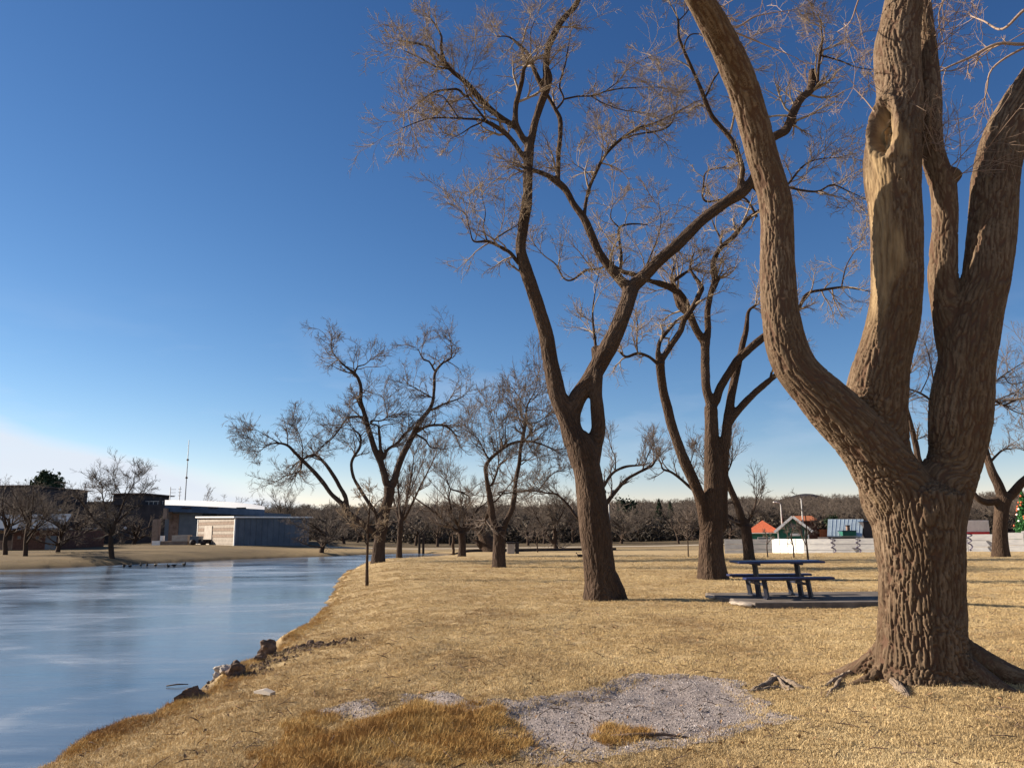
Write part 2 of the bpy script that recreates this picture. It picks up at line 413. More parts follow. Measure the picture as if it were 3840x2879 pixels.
me = np_mesh('ground', GV, [GF, GT])

# ground material: dead straw-coloured lawn with thatch, bare soil near the water
gm = mat('winter_lawn', (0.4, 0.28, 0.13), 0.95, 0.1); n, l = gm.node_tree.nodes, gm.node_tree.links; b = n['Principled BSDF']
geo = N(n, 'ShaderNodeNewGeometry'); tcg = N(n, 'ShaderNodeTexCoord')
def nt_noise(scale, detail=5, stretch=(1, 1, 1), rough=0.6):
    mp = N(n, 'ShaderNodeMapping'); mp.inputs['Scale'].default_value = stretch; l.new(tcg.outputs['Object'], mp.inputs[0])
    z = N(n, 'ShaderNodeTexNoise'); z.inputs['Scale'].default_value = scale; z.inputs['Detail'].default_value = detail; z.inputs['Roughness'].default_value = rough
    l.new(mp.outputs[0], z.inputs['Vector']); return z.outputs[0]
big = nt_noise(0.22, 6); midn = nt_noise(1.7, 6, (1, 1.5, 1), 0.66); fine = nt_noise(28, 4, (1, 1, 1), 0.7); vfine = nt_noise(120, 3)
cr = N(n, 'ShaderNodeValToRGB'); e = cr.color_ramp.elements
e[0].position = 0.30; e[0].color = (0.17, 0.117, 0.067, 1); e[1].position = 0.74; e[1].color = (0.48, 0.37, 0.21, 1)
k = e.new(0.42); k.color = (0.31, 0.225, 0.125, 1); k = e.new(0.56); k.color = (0.40, 0.30, 0.165, 1)
v = M_(n, l, 'MULTIPLY_ADD', midn, 0.42, M_(n, l, 'MULTIPLY_ADD', fine, 0.38, M_(n, l, 'MULTIPLY', big, 0.24)))
l.new(v, cr.inputs[0])
# soil showing through in small worn spots
soil = M_(n, l, 'MULTIPLY', M_(n, l, 'SUBTRACT', nt_noise(0.9, 7, (1, 1.8, 1), 0.7), 0.60, clamp=True), 5.0, clamp=True)
mxg = N(n, 'ShaderNodeMix', data_type='RGBA'); l.new(soil, mxg.inputs[0]); l.new(cr.outputs[0], mxg.inputs[6]); mxg.inputs[7].default_value = (0.15, 0.108, 0.075, 1)
# across the water: brown leaf litter, with tree shade painted into the ground colour
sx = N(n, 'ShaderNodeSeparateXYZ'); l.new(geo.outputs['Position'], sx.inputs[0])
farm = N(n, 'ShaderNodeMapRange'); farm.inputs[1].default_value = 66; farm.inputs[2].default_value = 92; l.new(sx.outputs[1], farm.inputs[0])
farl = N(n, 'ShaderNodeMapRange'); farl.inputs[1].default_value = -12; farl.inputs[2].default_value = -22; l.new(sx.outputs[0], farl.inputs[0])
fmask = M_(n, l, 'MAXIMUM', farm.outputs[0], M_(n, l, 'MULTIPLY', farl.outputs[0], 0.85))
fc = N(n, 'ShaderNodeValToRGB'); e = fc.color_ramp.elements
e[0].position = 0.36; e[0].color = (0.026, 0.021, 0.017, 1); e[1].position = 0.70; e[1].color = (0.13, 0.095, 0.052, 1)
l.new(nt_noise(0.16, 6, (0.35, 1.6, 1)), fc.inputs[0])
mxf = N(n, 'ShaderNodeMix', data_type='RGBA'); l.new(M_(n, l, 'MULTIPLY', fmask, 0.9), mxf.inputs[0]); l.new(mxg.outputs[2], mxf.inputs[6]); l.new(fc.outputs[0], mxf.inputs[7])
# wet dark soil band at the waterline
wet = N(n, 'ShaderNodeMapRange'); wet.inputs[1].default_value = ZW+0.16; wet.inputs[2].default_value = ZW+0.02; l.new(sx.outputs[2], wet.inputs[0])
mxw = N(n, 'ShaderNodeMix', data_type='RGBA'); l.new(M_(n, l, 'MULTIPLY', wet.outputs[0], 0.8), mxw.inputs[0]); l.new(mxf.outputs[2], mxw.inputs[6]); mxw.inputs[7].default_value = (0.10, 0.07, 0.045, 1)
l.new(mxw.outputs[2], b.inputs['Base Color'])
bp = N(n, 'ShaderNodeBump'); bp.inputs['Strength'].default_value = 0.6; bp.inputs['Distance'].default_value = 0.03
hh = M_(n, l, 'MULTIPLY_ADD', vfine, 0.35, M_(n, l, 'MULTIPLY_ADD', midn, 2.2, fine))
l.new(hh, bp.inputs['Height']); l.new(bp.outputs[0], b.inputs['Normal'])
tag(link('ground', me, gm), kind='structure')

# ice sheet
im = mat('lake_ice', (0.2, 0.25, 0.32), 0.2, 0.34); n, l = im.node_tree.nodes, im.node_tree.links; b = n['Principled BSDF']
tcg = N(n, 'ShaderNodeTexCoord')
fr = nt_noise(0.22, 8, (0.45, 1.3, 1), 0.66); fr2 = nt_noise(1.6, 6, (0.25, 1.6, 1), 0.7); cloudy = nt_noise(0.10, 6, (0.7, 1.2, 1), 0.7)
wv = N(n, 'ShaderNodeTexWave'); wv.inputs['Scale'].default_value = 0.09; wv.inputs['Distortion'].default_value = 9; wv.inputs['Detail'].default_value = 5; wv.inputs['Detail Scale'].default_value = 0.8
mpw = N(n, 'ShaderNodeMapping'); mpw.inputs['Rotation'].default_value = (0, 0, R_(28)); l.new(tcg.outputs['Object'], mpw.inputs[0]); l.new(mpw.outputs[0], wv.inputs['Vector'])
vn = N(n, 'ShaderNodeTexNoise'); vn.inputs['Scale'].default_value = 0.16; vn.inputs['Detail'].default_value = 4; vn.inputs['Distortion'].default_value = 1.1
mpv = N(n, 'ShaderNodeMapping'); mpv.inputs['Scale'].default_value = (0.7, 1.25, 1); l.new(tcg.outputs['Object'], mpv.inputs[0]); l.new(mpv.outputs[0], vn.inputs['Vector'])
vein = M_(n, l, 'SUBTRACT', 1.0, M_(n, l, 'MULTIPLY', M_(n, l, 'ABSOLUTE', M_(n, l, 'SUBTRACT', vn.outputs[0], 0.5)), 13.0), clamp=True)
vein = M_(n, l, 'MULTIPLY', vein, fr2)
frost = M_(n, l, 'MULTIPLY_ADD', fr, 0.55, M_(n, l, 'MULTIPLY_ADD', fr2, 0.20, M_(n, l, 'MULTIPLY', M_(n, l, 'MULTIPLY_ADD', cloudy, 2.2, -0.6), 0.30)))
crf = N(n, 'ShaderNodeValToRGB'); e = crf.color_ramp.elements
e[0].position = 0.38; e[0].color = (0.022, 0.030, 0.046, 1); e[1].position = 0.74; e[1].color = (0.30, 0.33, 0.37, 1)
k = e.new(0.54); k.color = (0.085, 0.105, 0.14, 1)
frost = M_(n, l, 'MULTIPLY_ADD', vein, 0.14, frost)
l.new(frost, crf.inputs[0]); l.new(crf.outputs[0], b.inputs['Base Color'])
ro = N(n, 'ShaderNodeMapRange'); ro.inputs[1].default_value = 0.35; ro.inputs[2].default_value = 0.7; ro.inputs[3].default_value = 0.07; ro.inputs[4].default_value = 0.30
l.new(frost, ro.inputs[0]); l.new(ro.outputs[0], b.inputs['Roughness'])
bp = N(n, 'ShaderNodeBump'); bp.inputs['Strength'].default_value = 0.25; bp.inputs['Distance'].default_value = 0.02
l.new(fr2, bp.inputs['Height']); l.new(bp.outputs[0], b.inputs['Normal'])
xs = np.linspace(-100, 2, 35); ys = np.linspace(-40, 76, 40); XX, YY = np.meshgrid(xs, ys)
iv = np.stack([XX.ravel(), YY.ravel(), np.full(XX.size, ZW)], 1); ii = np.arange(XX.size).reshape(XX.shape)
ifc = np.stack([ii[:-1, :-1], ii[:-1, 1:], ii[1:, 1:], ii[1:, :-1]], -1).reshape(-1, 4)
tag(link('frozen_lake', np_mesh('frozen_lake', iv, ifc), im), kind='structure')
# dark thin-ice patches, open water where the birds sit
ow = mat('open_water', (0.008, 0.014, 0.028), 0.16, 0.5)
def patch(px_list, name, mt, dz, jit=0.0, seed=1):
    P = np.array([pw(x, y, ZW) for x, y in px_list]); P = catmull(np.vstack([P, P[:1]]), 5)[:-1]
    c = P.mean(0); V = np.vstack([np.column_stack([P, np.full(len(P), ZW+dz)]), [c[0], c[1], ZW+dz]])
    n_ = len(P); F = np.array([(n_, i, (i+1) % n_) for i in range(n_)])
    return tag(link(name, np_mesh(name, V, F), mt), kind='structure')
patch([(-60, 2203), (60, 2198), (150, 2201), (80, 2206), (-60, 2210)], 'open_water', ow, 0.004)
patch([(440, 2123), (520, 2117), (620, 2116), (720, 2117), (760, 2120), (640, 2129), (480, 2131)], 'open_water', ow, 0.004)

# gravel patches: sheets laid into shallow hollows
gvm = noisy('grey_gravel_soil', (0.13, 0.105, 0.095), (0.34, 0.295, 0.28), 38, 0.95, 5, 0.9, 0.012, lo=0.3, hi=0.7, bscale=120, third=(0.235, 0.20, 0.19))
rng = np.random.default_rng(7)
GP = []
for gi, g in enumerate(GRAVEL):
    lo_, hi_ = g.min(0)-0.3, g.max(0)+0.3
    s = 0.035
    xs = np.arange(lo_[0], hi_[0], s); ys = np.arange(lo_[1], hi_[1], s); XX, YY = np.meshgrid(xs, ys)
    P = np.stack([XX.ravel(), YY.ravel()], 1)
    sd = segdist(P, g); sd = np.where(inside(P, g), sd, -sd)+0.10
    sd = sd+0.13*fbm(np.column_stack([P*2.2, np.zeros(len(P))]), 4, 77)
    keep = (sd > 0).reshape(XX.shape)
    z = terrain(P)+0.008
    ii = np.arange(XX.size).reshape(XX.shape)
    q = np.stack([ii[:-1, :-1], ii[:-1, 1:], ii[1:, 1:], ii[1:, :-1]], -1)
    kk = keep[:-1, :-1] & keep[:-1, 1:] & keep[1:, 1:] & keep[1:, :-1]
    F = q[kk]; used = np.unique(F); remap = -np.ones(XX.size, int); remap[used] = np.arange(len(used))
    V = np.column_stack([P, z])[used]
    tag(link('gravel_patch', np_mesh('gravel_patch', V, remap[F]), gvm), kind='structure')
    GP.append(V[sd[used] > 0.02])
def in_gravel(P, soft=False):
    k = np.zeros(len(P), bool)
    for g in GRAVEL:
        sd = segdist(P, g); sd = np.where(inside(P, g), sd, -sd)+0.10+0.13*fbm(np.column_stack([P*2.2, np.zeros(len(P))]), 4, 77)
        k |= sd > (0.42*gr.random(len(P))**2.2 if soft else 0.0)
    return k

# ------------------------------------------------------------------ scatter by geometry nodes
def scatter(name, pts, rot, scl, sources, mat_=None, kind='stuff', label=None, cat=None):
    me = bpy.data.meshes.new(name); me.vertices.add(len(pts)); me.vertices.foreach_set('co', np.asarray(pts, np.float32).ravel())
    a = me.attributes.new('rot', 'FLOAT_VECTOR', 'POINT'); a.data.foreach_set('vector', np.asarray(rot, np.float32).ravel())
    a = me.attributes.new('scl', 'FLOAT_VECTOR', 'POINT'); a.data.foreach_set('vector', np.asarray(scl, np.float32).ravel())
    a = me.attributes.new('pick', 'INT', 'POINT'); a.data.foreach_set('value', np.random.default_rng(3).integers(0, len(sources), len(pts)).astype(np.int32))
    me.update()
    o = link(name, me)
    col = bpy.data.collections.new(name+'_source')
    for s_ in sources: col.objects.link(s_)
    ng = bpy.data.node_groups.new(name, 'GeometryNodeTree')
    ng.interface.new_socket('Geometry', in_out='INPUT', socket_type='NodeSocketGeometry')
    ng.interface.new_socket('Geometry', in_out='OUTPUT', socket_type='NodeSocketGeometry')
    n = ng.nodes; l = ng.links
    gi = n.new('NodeGroupInput'); go = n.new('NodeGroupOutput')
    ci = n.new('GeometryNodeCollectionInfo'); ci.inputs['Collection'].default_value = col
    ci.inputs['Separate Children'].default_value = True; ci.inputs['Reset Children'].default_value = True
    ip = n.new('GeometryNodeInstanceOnPoints'); ip.inputs['Pick Instance'].default_value = True
    def na(nm, t):
        q = n.new('GeometryNodeInputNamedAttribute'); q.data_type = t; q.inputs['Name'].default_value = nm; return q.outputs['Attribute']
    l.new(gi.outputs[0], ip.inputs['Points']); l.new(ci.outputs[0], ip.inputs['Instance'])
    l.new(na('pick', 'INT'), ip.inputs['Instance Index']); l.new(na('rot', 'FLOAT_VECTOR'), ip.inputs['Rotation']); l.new(na('scl', 'FLOAT_VECTOR'), ip.inputs['Scale'])
    l.new(ip.outputs[0], go.inputs[0])
    md = o.modifiers.new('scatter', 'NODES'); md.node_group = ng
    return tag(o, label, cat, kind=kind)
def src(name, V, F, m_, smooth=False):
    o = bpy.data.objects.new(name, np_mesh(name, V, F, smooth)); o.data.materials.append(m_); return o

def blade_tuft(rng, nb, h, spread, w, lean):
    V = []; F4 = []; F3 = []
    for i in range(nb):
        a = rng.uniform(0, 6.283); rad = spread*math.sqrt(rng.random()); x, y = rad*math.cos(a), rad*math.sin(a)
        hh = h*rng.uniform(0.5, 1.1); la = rng.uniform(0, 6.283); ln = lean*rng.uniform(0.3, 1.3)
        dx, dy = math.cos(la)*ln*hh, math.sin(la)*ln*hh; fa = rng.uniform(0, 6.283); wx, wy = math.cos(fa)*w/2, math.sin(fa)*w/2
        k = len(V)
        V += [(x-wx, y-wy, -0.01), (x+wx, y+wy, -0.01), (x+dx*.45+wx*.7, y+dy*.45+wy*.7, hh*.6), (x+dx*.45-wx*.7, y+dy*.45-wy*.7, hh*.6), (x+dx, y+dy, hh*(1-0.15*ln))]
        F4.append((k, k+1, k+2, k+3)); F3.append((k+3, k+2, k+4))
    return np.array(V), [np.array(F4), np.array(F3)]
def grass_mat(name, cols, scale=0.8, rnd=0.42):
    m_ = mat(name, cols[0], 0.85, 0.15); n, l = m_.node_tree.nodes, m_.node_tree.links; b = n['Principled BSDF']
    oi = N(n, 'ShaderNodeObjectInfo'); geo = N(n, 'ShaderNodeNewGeometry')
    z = N(n, 'ShaderNodeTexNoise'); z.inputs['Scale'].default_value = scale; z.inputs['Detail'].default_value = 5; l.new(geo.outputs['Position'], z.inputs['Vector'])
    v = M_(n, l, 'MULTIPLY_ADD', oi.outputs['Random'], rnd, M_(n, l, 'MULTIPLY_ADD', z.outputs[0], 1.5, -0.25-rnd/2))
    cr = N(n, 'ShaderNodeValToRGB'); e = cr.color_ramp.elements
    e[0].position = 0.2; e[0].color = (*cols[0], 1); e[1].position = 0.82; e[1].color = (*cols[-1], 1)
    for i, c in enumerate(cols[1:-1]): k = e.new(0.2+0.62*(i+1)/(len(cols)-1)); k.color = (*c, 1)
    l.new(v, cr.inputs[0]); l.new(cr.outputs[0], b.inputs['Base Color'])
    return m_
gr = np.random.default_rng(11)
lawn_m = grass_mat('straw_blades', [(0.30, 0.205, 0.105), (0.415, 0.302, 0.155), (0.49, 0.368, 0.196), (0.565, 0.445, 0.255)], 0.55, 0.16)
tall_m = grass_mat('rusty_blades', [(0.20, 0.105, 0.036), (0.33, 0.19, 0.062), (0.42, 0.27, 0.095), (0.50, 0.36, 0.16)], 1.6, 0.3)
lawn_src = [src('lawn_tuft', *blade_tuft(gr, 30, 0.015, 0.06, 0.0026, 1.9), lawn_m) for _ in range(4)]
tall_src = [src('tall_tuft', *blade_tuft(gr, 20, 0.075, 0.05, 0.0036, 0.9), tall_m) for _ in range(4)]
def wedge(n_, r0, r1, a0, a1, power=0.0):
    u = gr.random(n_)
    r = r0*(r1/r0)**u if power else np.sqrt(u*(r1*r1-r0*r0)+r0*r0)
    a = np.radians(gr.uniform(a0, a1, n_)); return np.stack([np.sin(a)*r, np.cos(a)*r], 1), r
P1, r1 = wedge(190000, 3.3, 60, -38, 38, 1)
keep = (lake_sd(P1) > 0.12) & ~in_gravel(P1, True) & (gr.random(len(P1)) < sstep(60, 22, r1)+.15)
# bald spots
keep &= fbm(np.column_stack([P1*1.1, np.zeros(len(P1))]), 4, 91) > -1.6
P1, r1 = P1[keep], r1[keep]
z1 = terrain(P1)
sc = gr.uniform(0.75, 1.35, len(P1))*(0.85+0.045*r1)
rot = np.column_stack([gr.normal(0, .15, len(P1)), gr.normal(0, .15, len(P1)), gr.uniform(0, 6.28, len(P1))])
scatter('lawn_grass', np.column_stack([P1, z1]), rot, np.column_stack([sc, sc, sc*gr.uniform(.6, 1.2, len(P1))*np.interp(r1, [5, 40], [1, .55])]), lawn_src,
        label='short straw coloured dead grass over the whole lawn', cat='grass')
TALL_PX = [[(1090, 2700), (1180, 2650), (1290, 2720), (1420, 2700), (1600, 2650), (1760, 2645), (1868, 2660), (1900, 2760), (2010, 2800), (2060, 2860), (2120, 2960), (1000, 2960), (980, 2850)],
           [(2245, 2735), (2330, 2722), (2400, 2735), (2420, 2765), (2330, 2785), (2250, 2770)]]
tp = []
for g in TALL_PX:
    W_ = np.array([pw(x, y, 0.0) for x, y in g]); lo_, hi_ = W_.min(0)-.25, W_.max(0)+.25
    n_ = int(np.prod(hi_-lo_)*750); q = gr.uniform(lo_, hi_, (n_, 2))
    sd = segdist(q, W_); sd = np.where(inside(q, W_), sd, -sd)+0.22*fbm(np.column_stack([q*1.8, np.zeros(n_)]), 4, 17)
    dens = fbm(np.column_stack([q*2.6, np.zeros(n_)]), 3, 19)
    tp.append(q[(sd > 0) & (dens > -0.55)])
tp = np.vstack(tp); tp = tp[lake_sd(tp) > 0.3]; n_ = len(tp)
hgt = 0.55+0.55*(0.5+0.5*fbm(np.column_stack([tp*2.2, np.zeros(n_)]), 3, 23))
sc = gr.uniform(0.7, 1.15, n_)
rot = np.column_stack([gr.normal(0, .12, n_), gr.normal(0, .12, n_), gr.uniform(0, 6.28, n_)])
scatter('tall_grass', np.column_stack([tp, terrain(tp)]), rot, np.column_stack([sc, sc, sc*hgt*1.2]), tall_src,
        label='longer rust coloured dry grass in the foreground beside the gravel', cat='grass')
# fringe of longer grass hanging over the bank
n_ = 9000; t_ = gr.random(n_)
nwp = catmull(np.array(_nearw[:10]), 8); seg = np.minimum((t_**1.6*(len(nwp)-1)).astype(int), len(nwp)-2); ff = gr.random(n_)
bk = nwp[seg]*(1-ff[:, None])+nwp[seg+1]*ff[:, None]+gr.normal(0, 0.22, (n_, 2)); bk = bk[(lake_sd(bk) > 0.02)]
n_ = len(bk); sc = gr.uniform(.6, 1.1, n_)
scatter('bank_grass', np.column_stack([bk, terrain(bk)]), np.column_stack([gr.normal(0, .3, n_), gr.normal(0, .3, n_), gr.uniform(0, 6.28, n_)]), np.column_stack([sc, sc, sc*.7]), tall_src,
        label='dry brown grass fringing the edge of the frozen lake', cat='grass')
# pebbles
def pebble(rng, s=1.0, sq=(1, .8, .55), rough=.22, sub=1):
    import bmesh
    bm = bmesh.new(); bmesh.ops.create_icosphere(bm, subdivisions=sub, radius=1.0)
    V = np.array([v.co[:] for v in bm.verts]); F = np.array([[v.index for v in f.verts] for f in bm.faces]); bm.free()
    V = V*(1+rough*fbm(V*1.7+rng.uniform(0, 50, 3), 3, int(rng.integers(999))))[:, None]*np.array(sq)*s
    return V, F
peb_m = grass_mat('pebbles', [(0.07, 0.06, 0.055), (0.20, 0.175, 0.165), (0.30, 0.265, 0.255), (0.46, 0.42, 0.41)], 9)
ps = [src('pebble', *pebble(gr), peb_m, True) for _ in range(4)]
gp = GP[0][gr.integers(0, len(GP[0]), 11000)]; gp2 = np.vstack([g[gr.integers(0, len(g), 900)] for g in GP[1:]]); gp = np.vstack([gp, gp2])
gp[:, :2] += gr.uniform(-.02, .02, (len(gp), 2)); sc = 0.0045+0.008*gr.random(len(gp))**3
scatter('gravel', gp, gr.uniform(0, 6.28, (len(gp), 3)), np.column_stack([sc]*3), ps, label='small grey stones strewn over the bare patches in the lawn', cat='gravel')

# ------------------------------------------------------------------ trees
CROP = {'A': (2400, 0, .8685), 'C': (1400, 0, .724), 'D': (1800, 1000, .8445), 'E': (850, 1200, .6032), 'F': (1500, 1250, .573), 'G': (0, 1600, .362), 'B': (2400, 1300, .8685), 'N': (0, 0, 1.0)}
def vnorm(v): return v/(np.linalg.norm(v, axis=-1, keepdims=True)+1e-9)
def shoots(pos, tan, rad, ln, K, ang, up, curl, rng, tip=0.0025, up_vec=None):
    """grow one curved shoot from each of N seeds -> P (N,K,3), R (N,K)"""
    n = len(pos)
    t = vnorm(tan); q = vnorm(np.cross(t, vnorm(rng.normal(size=(n, 3)))))
    a = rng.uniform(ang[0], ang[1], n)[:, None]
    d = vnorm(t*np.cos(a)+q*np.sin(a)); P = np.empty((n, K, 3)); P[:, 0] = pos
    bend = rng.normal(size=(n, 3))*curl
    st = (ln/(K-1))[:, None]
    for k in range(1, K):
        d = vnorm(d+bend*0.35+rng.normal(size=(n, 3))*curl*0.6+np.array([0, 0, up]))
        P[:, k] = P[:, k-1]+d*st
    f = np.linspace(0, 1, K)[None]
    R = rad[:, None]*(1-f)+np.minimum(tip, rad)[:, None]*f
    return P, R
def children(P, R, nper, lenf, K, ang, up, curl, rng, t0=0.15, rr=0.6, tip=0.0025, rmin=0.0):
    Nn, Kp, _ = P.shape
    n = Nn*nper; i = np.repeat(np.arange(Nn), nper)
    t = t0+(1-t0)*rng.random(n); x = t*(Kp-1); k = np.minimum(x.astype(int), Kp-2); f = (x-k)[:, None]
    pos = P[i, k]*(1-f)+P[i, k+1]*f; tan = P[i, k+1]-P[i, k]; rad = (R[i, k]*(1-f[:, 0])+R[i, k+1]*f[:, 0])*rr
    plen = np.linalg.norm(P[:, 1:]-P[:, :-1], axis=2).sum(1)[i]
    ln = plen*lenf*rng.uniform(0.6, 1.25, n)*(1.15-0.55*t)
    return shoots(pos, tan, np.maximum(rad, rmin), ln, K, ang, up, curl, rng, tip)
def resample(P, r, step):
    seg = np.linalg.norm(P[1:]-P[:-1], axis=1); s = np.concatenate([[0], np.cumsum(seg)])
    m_ = max(3, int(s[-1]/step)+1); u = np.linspace(0, s[-1], m_)
    return np.stack([np.interp(u, s, P[:, k]) for k in range(3)], 1), np.interp(u, s, r), u
def traced(crop, base_px, paths, seed, depth=None, extra_paths=(), trunk_r=0.0, drift=0.55, yd=None, flare=1.0):
    """paths: list of pixel traces (x, y, width); first is the trunk. Each later path springs from the nearest node
    of an earlier one and wanders towards or away from the viewer by itself -> world polylines with radii"""
    rng = np.random.default_rng(seed)
    D = yd if yd is not None else hit(*base_px)[1]+trunk_r
    nodes_px = []; nodes_y = []; out = []
    for pi, pt in enumerate(paths):
        c = crop; dz = None; late = isinstance(pt, dict) and pt.get('late')
        if isinstance(pt, dict): c = pt.get('c', crop); dz = pt.get('d'); pt = pt['p']
        ox, oy, s = CROP[c]
        px = np.array([(ox+p[0]*s, oy+p[1]*s) for p in pt]); w = np.array([(p[2] if len(p) > 2 else np.nan) for p in pt])*s
        if np.isnan(w).any():
            k = np.arange(len(w)); g = ~np.isnan(w)
            w = np.interp(k, k[g], w[g]) if g.any() else np.full(len(w), 4.0)
        if pi == 0:
            ys = np.full(len(px), D)
            if dz is not None: ys = D+np.linspace(0, dz, len(px))
        else:
            allp = np.concatenate(nodes_px); ally = np.concatenate(nodes_y)
            d = np.linalg.norm(allp-px[0], axis=1); j = int(np.argmin(d)); y0 = ally[j]
            if d[j] > w[0]*0.35:
                px = np.vstack([allp[j], px]); w = np.concatenate([[w[0]*0.95], w])
            L = np.concatenate([[0], np.cumsum(np.linalg.norm(px[1:]-px[:-1], axis=1))])*y0/FPX
            if dz is None: dz = rng.uniform(-drift, drift)*L[-1]
            u = L/(L[-1]+1e-9); ys = y0+dz*((u**2.1) if late else (0.35*u+0.65*u*u))+0.06*L[-1]*np.sin(u*rng.uniform(4, 8)+rng.uniform(0, 6))*u
        # densify for attachment search
        ppx = catmull(np.column_stack([px, w, ys]), 6)
        nodes_px.append(ppx[:, :2]); nodes_y.append(ppx[:, 3])
        d = rays(ppx[:, 0], ppx[:, 1]); t = ppx[:, 3]/d[:, 1]
        P = d*t[:, None]; P[:, 2] += EYE; r = np.maximum(ppx[:, 2], 1.2)/2/FPX*t
        out.append([P, r])
    P, r = out[0]
    h = P[:, 2]-P[0, 2]
    out[0][1] = r*(1+(flare-1)*np.exp(-np.clip(h, 0, 9)/(r.max()*1.0)))
    for e_ in extra_paths: out.append([np.asarray(e_[0], float), np.asarray(e_[1], float)])
    return out, D
def frames(P):
    T = vnorm(np.gradient(P, axis=0)); E = np.empty_like(P)
    e = np.array([1.0, 0, 0]); e = vnorm(e-(e@T[0])*T[0])
    for k in range(len(P)):
        e = vnorm(e-(e@T[k])*T[k]); E[k] = e
    return T, E, np.cross(T, E)
def barkcoords(V, paths, pen=None):
    """coordinates across and along the limb, blended where limbs meet; also which limb each vertex is on"""
    n = len(V); best = []; 
    cs = []; sgn = []; ds = []
    sam = []
    for pi, (P, r) in enumerate(paths):
        Q, q, s = resample(P, r, max(0.06, float(np.median(r))*0.4)); T, E, B = frames(Q)
        if pi > 0:
            # carry on the arc length of the parent at the joint
            dmin = 1e9; s0 = 0; bp_i = 0; bj = 0
            for si, (Q2, q2, s2, *_x) in enumerate(sam):
                d = np.linalg.norm(Q2-Q[0], axis=1); j = int(np.argmin(d))
                if d[j] < dmin: dmin = d[j]; s0 = s2[j]; bp_i = si; bj = j
            # and its sideways coordinates, so that the bark pattern runs on across the joint
            Q2, q2, s2, T2_, E2, B2, o2 = sam[bp_i]; j = bj; w = Q[0]-Q2[j]
            s = s+s0+w@T2_[j]; off = np.array([w@E2[j]+o2[0], w@B2[j]+o2[1]])
        else: off = np.zeros(2)
        sam.append((Q, q, s, T, E, B, off))
    D = np.full((n, len(paths)), 1e3, np.float32); C = np.zeros((n, len(paths), 3), np.float32)
    for pi, (Q, q, s, T, E, B, off) in enumerate(sam):
        lo_, hi_ = Q.min(0)-q.max()*2-.1, Q.max(0)+q.max()*2+.1
        sel = np.where(((V > lo_) & (V < hi_)).all(1))[0]
        for c0 in range(0, len(sel), 20000):
            k = sel[c0:c0+20000]; v = V[k]
            d = np.sqrt(((v[:, None]-Q[None])**2).sum(2))-q[None]; j = d.argmin(1); D[k, pi] = d[np.arange(len(k)), j]
            w = v-Q[j]
            C[k, pi, 0] = (w*E[j]).sum(1)+off[0]; C[k, pi, 1] = (w*B[j]).sum(1)+off[1]; C[k, pi, 2] = s[j]+(w*T[j]).sum(1)
    if pen is not None: D = D+np.asarray(pen, np.float32)[None]
    lab = D.argmin(1); wgt = np.exp(-(D-D.min(1, keepdims=True))/0.06); wgt /= wgt.sum(1, keepdims=True)
    co = (C*wgt[:, :, None]).sum(1)
    return co, lab, D
def solid(paths, voxel, rmin, smooth=4):
    mb = MB()
    for P, r in paths:
        big = r > rmin
        if big.sum() < 2: continue
        k = np.where(big)[0]; Q, q, s = resample(P[k[0]:k[-1]+1], r[k[0]:k[-1]+1], max(voxel*1.5, float(np.median(r))*0.35))
        if len(Q) < 2: continue
        mb.tube(Q, q, 20 if voxel < .02 else 14)
    me = np_mesh('tmp', np.concatenate(mb.v), [np.concatenate(mb.f4), np.concatenate(mb.f3)])
    o = bpy.data.objects.new('tmp', me); COL.objects.link(o)
    md = o.modifiers.new('r', 'REMESH'); md.mode = 'VOXEL'; md.voxel_size = voxel
    if smooth:
        ms = o.modifiers.new('s', 'SMOOTH'); ms.factor = 0.5; ms.iterations = smooth
    bpy.context.view_layer.update()
    ev = o.evaluated_get(bpy.context.evaluated_depsgraph_get()); m2 = ev.to_mesh()
    V = np.empty(len(m2.vertices)*3, np.float32); m2.vertices.foreach_get('co', V); V = V.reshape(-1, 3).astype(float)
    nl = len(m2.loops); L = np.empty(nl, np.int32); m2.loops.foreach_get('vertex_index', L)
    sz = np.empty(len(m2.polygons), np.int32); m2.polygons.foreach_get('loop_total', sz)
    ev.to_mesh_clear(); bpy.data.objects.remove(o); bpy.data.meshes.remove(me)
    if (sz == 4).all(): F = L.reshape(-1, 4)
    else:
        st = np.concatenate([[0], np.cumsum(sz)[:-1]]); F = np.array([L[a:a+4] for a, z_ in zip(st, sz) if z_ == 4])
    return V, F
def vert_normals(V, F):
    a = V[F[:, 2]]-V[F[:, 0]]; b = V[F[:, 3]]-V[F[:, 1]]; fn = np.cross(a, b); Nn = np.zeros_like(V)
    for k in range(4):
        for c in range(3): Nn[:, c] += np.bincount(F[:, k], fn[:, c], len(V))
    return vnorm(Nn)
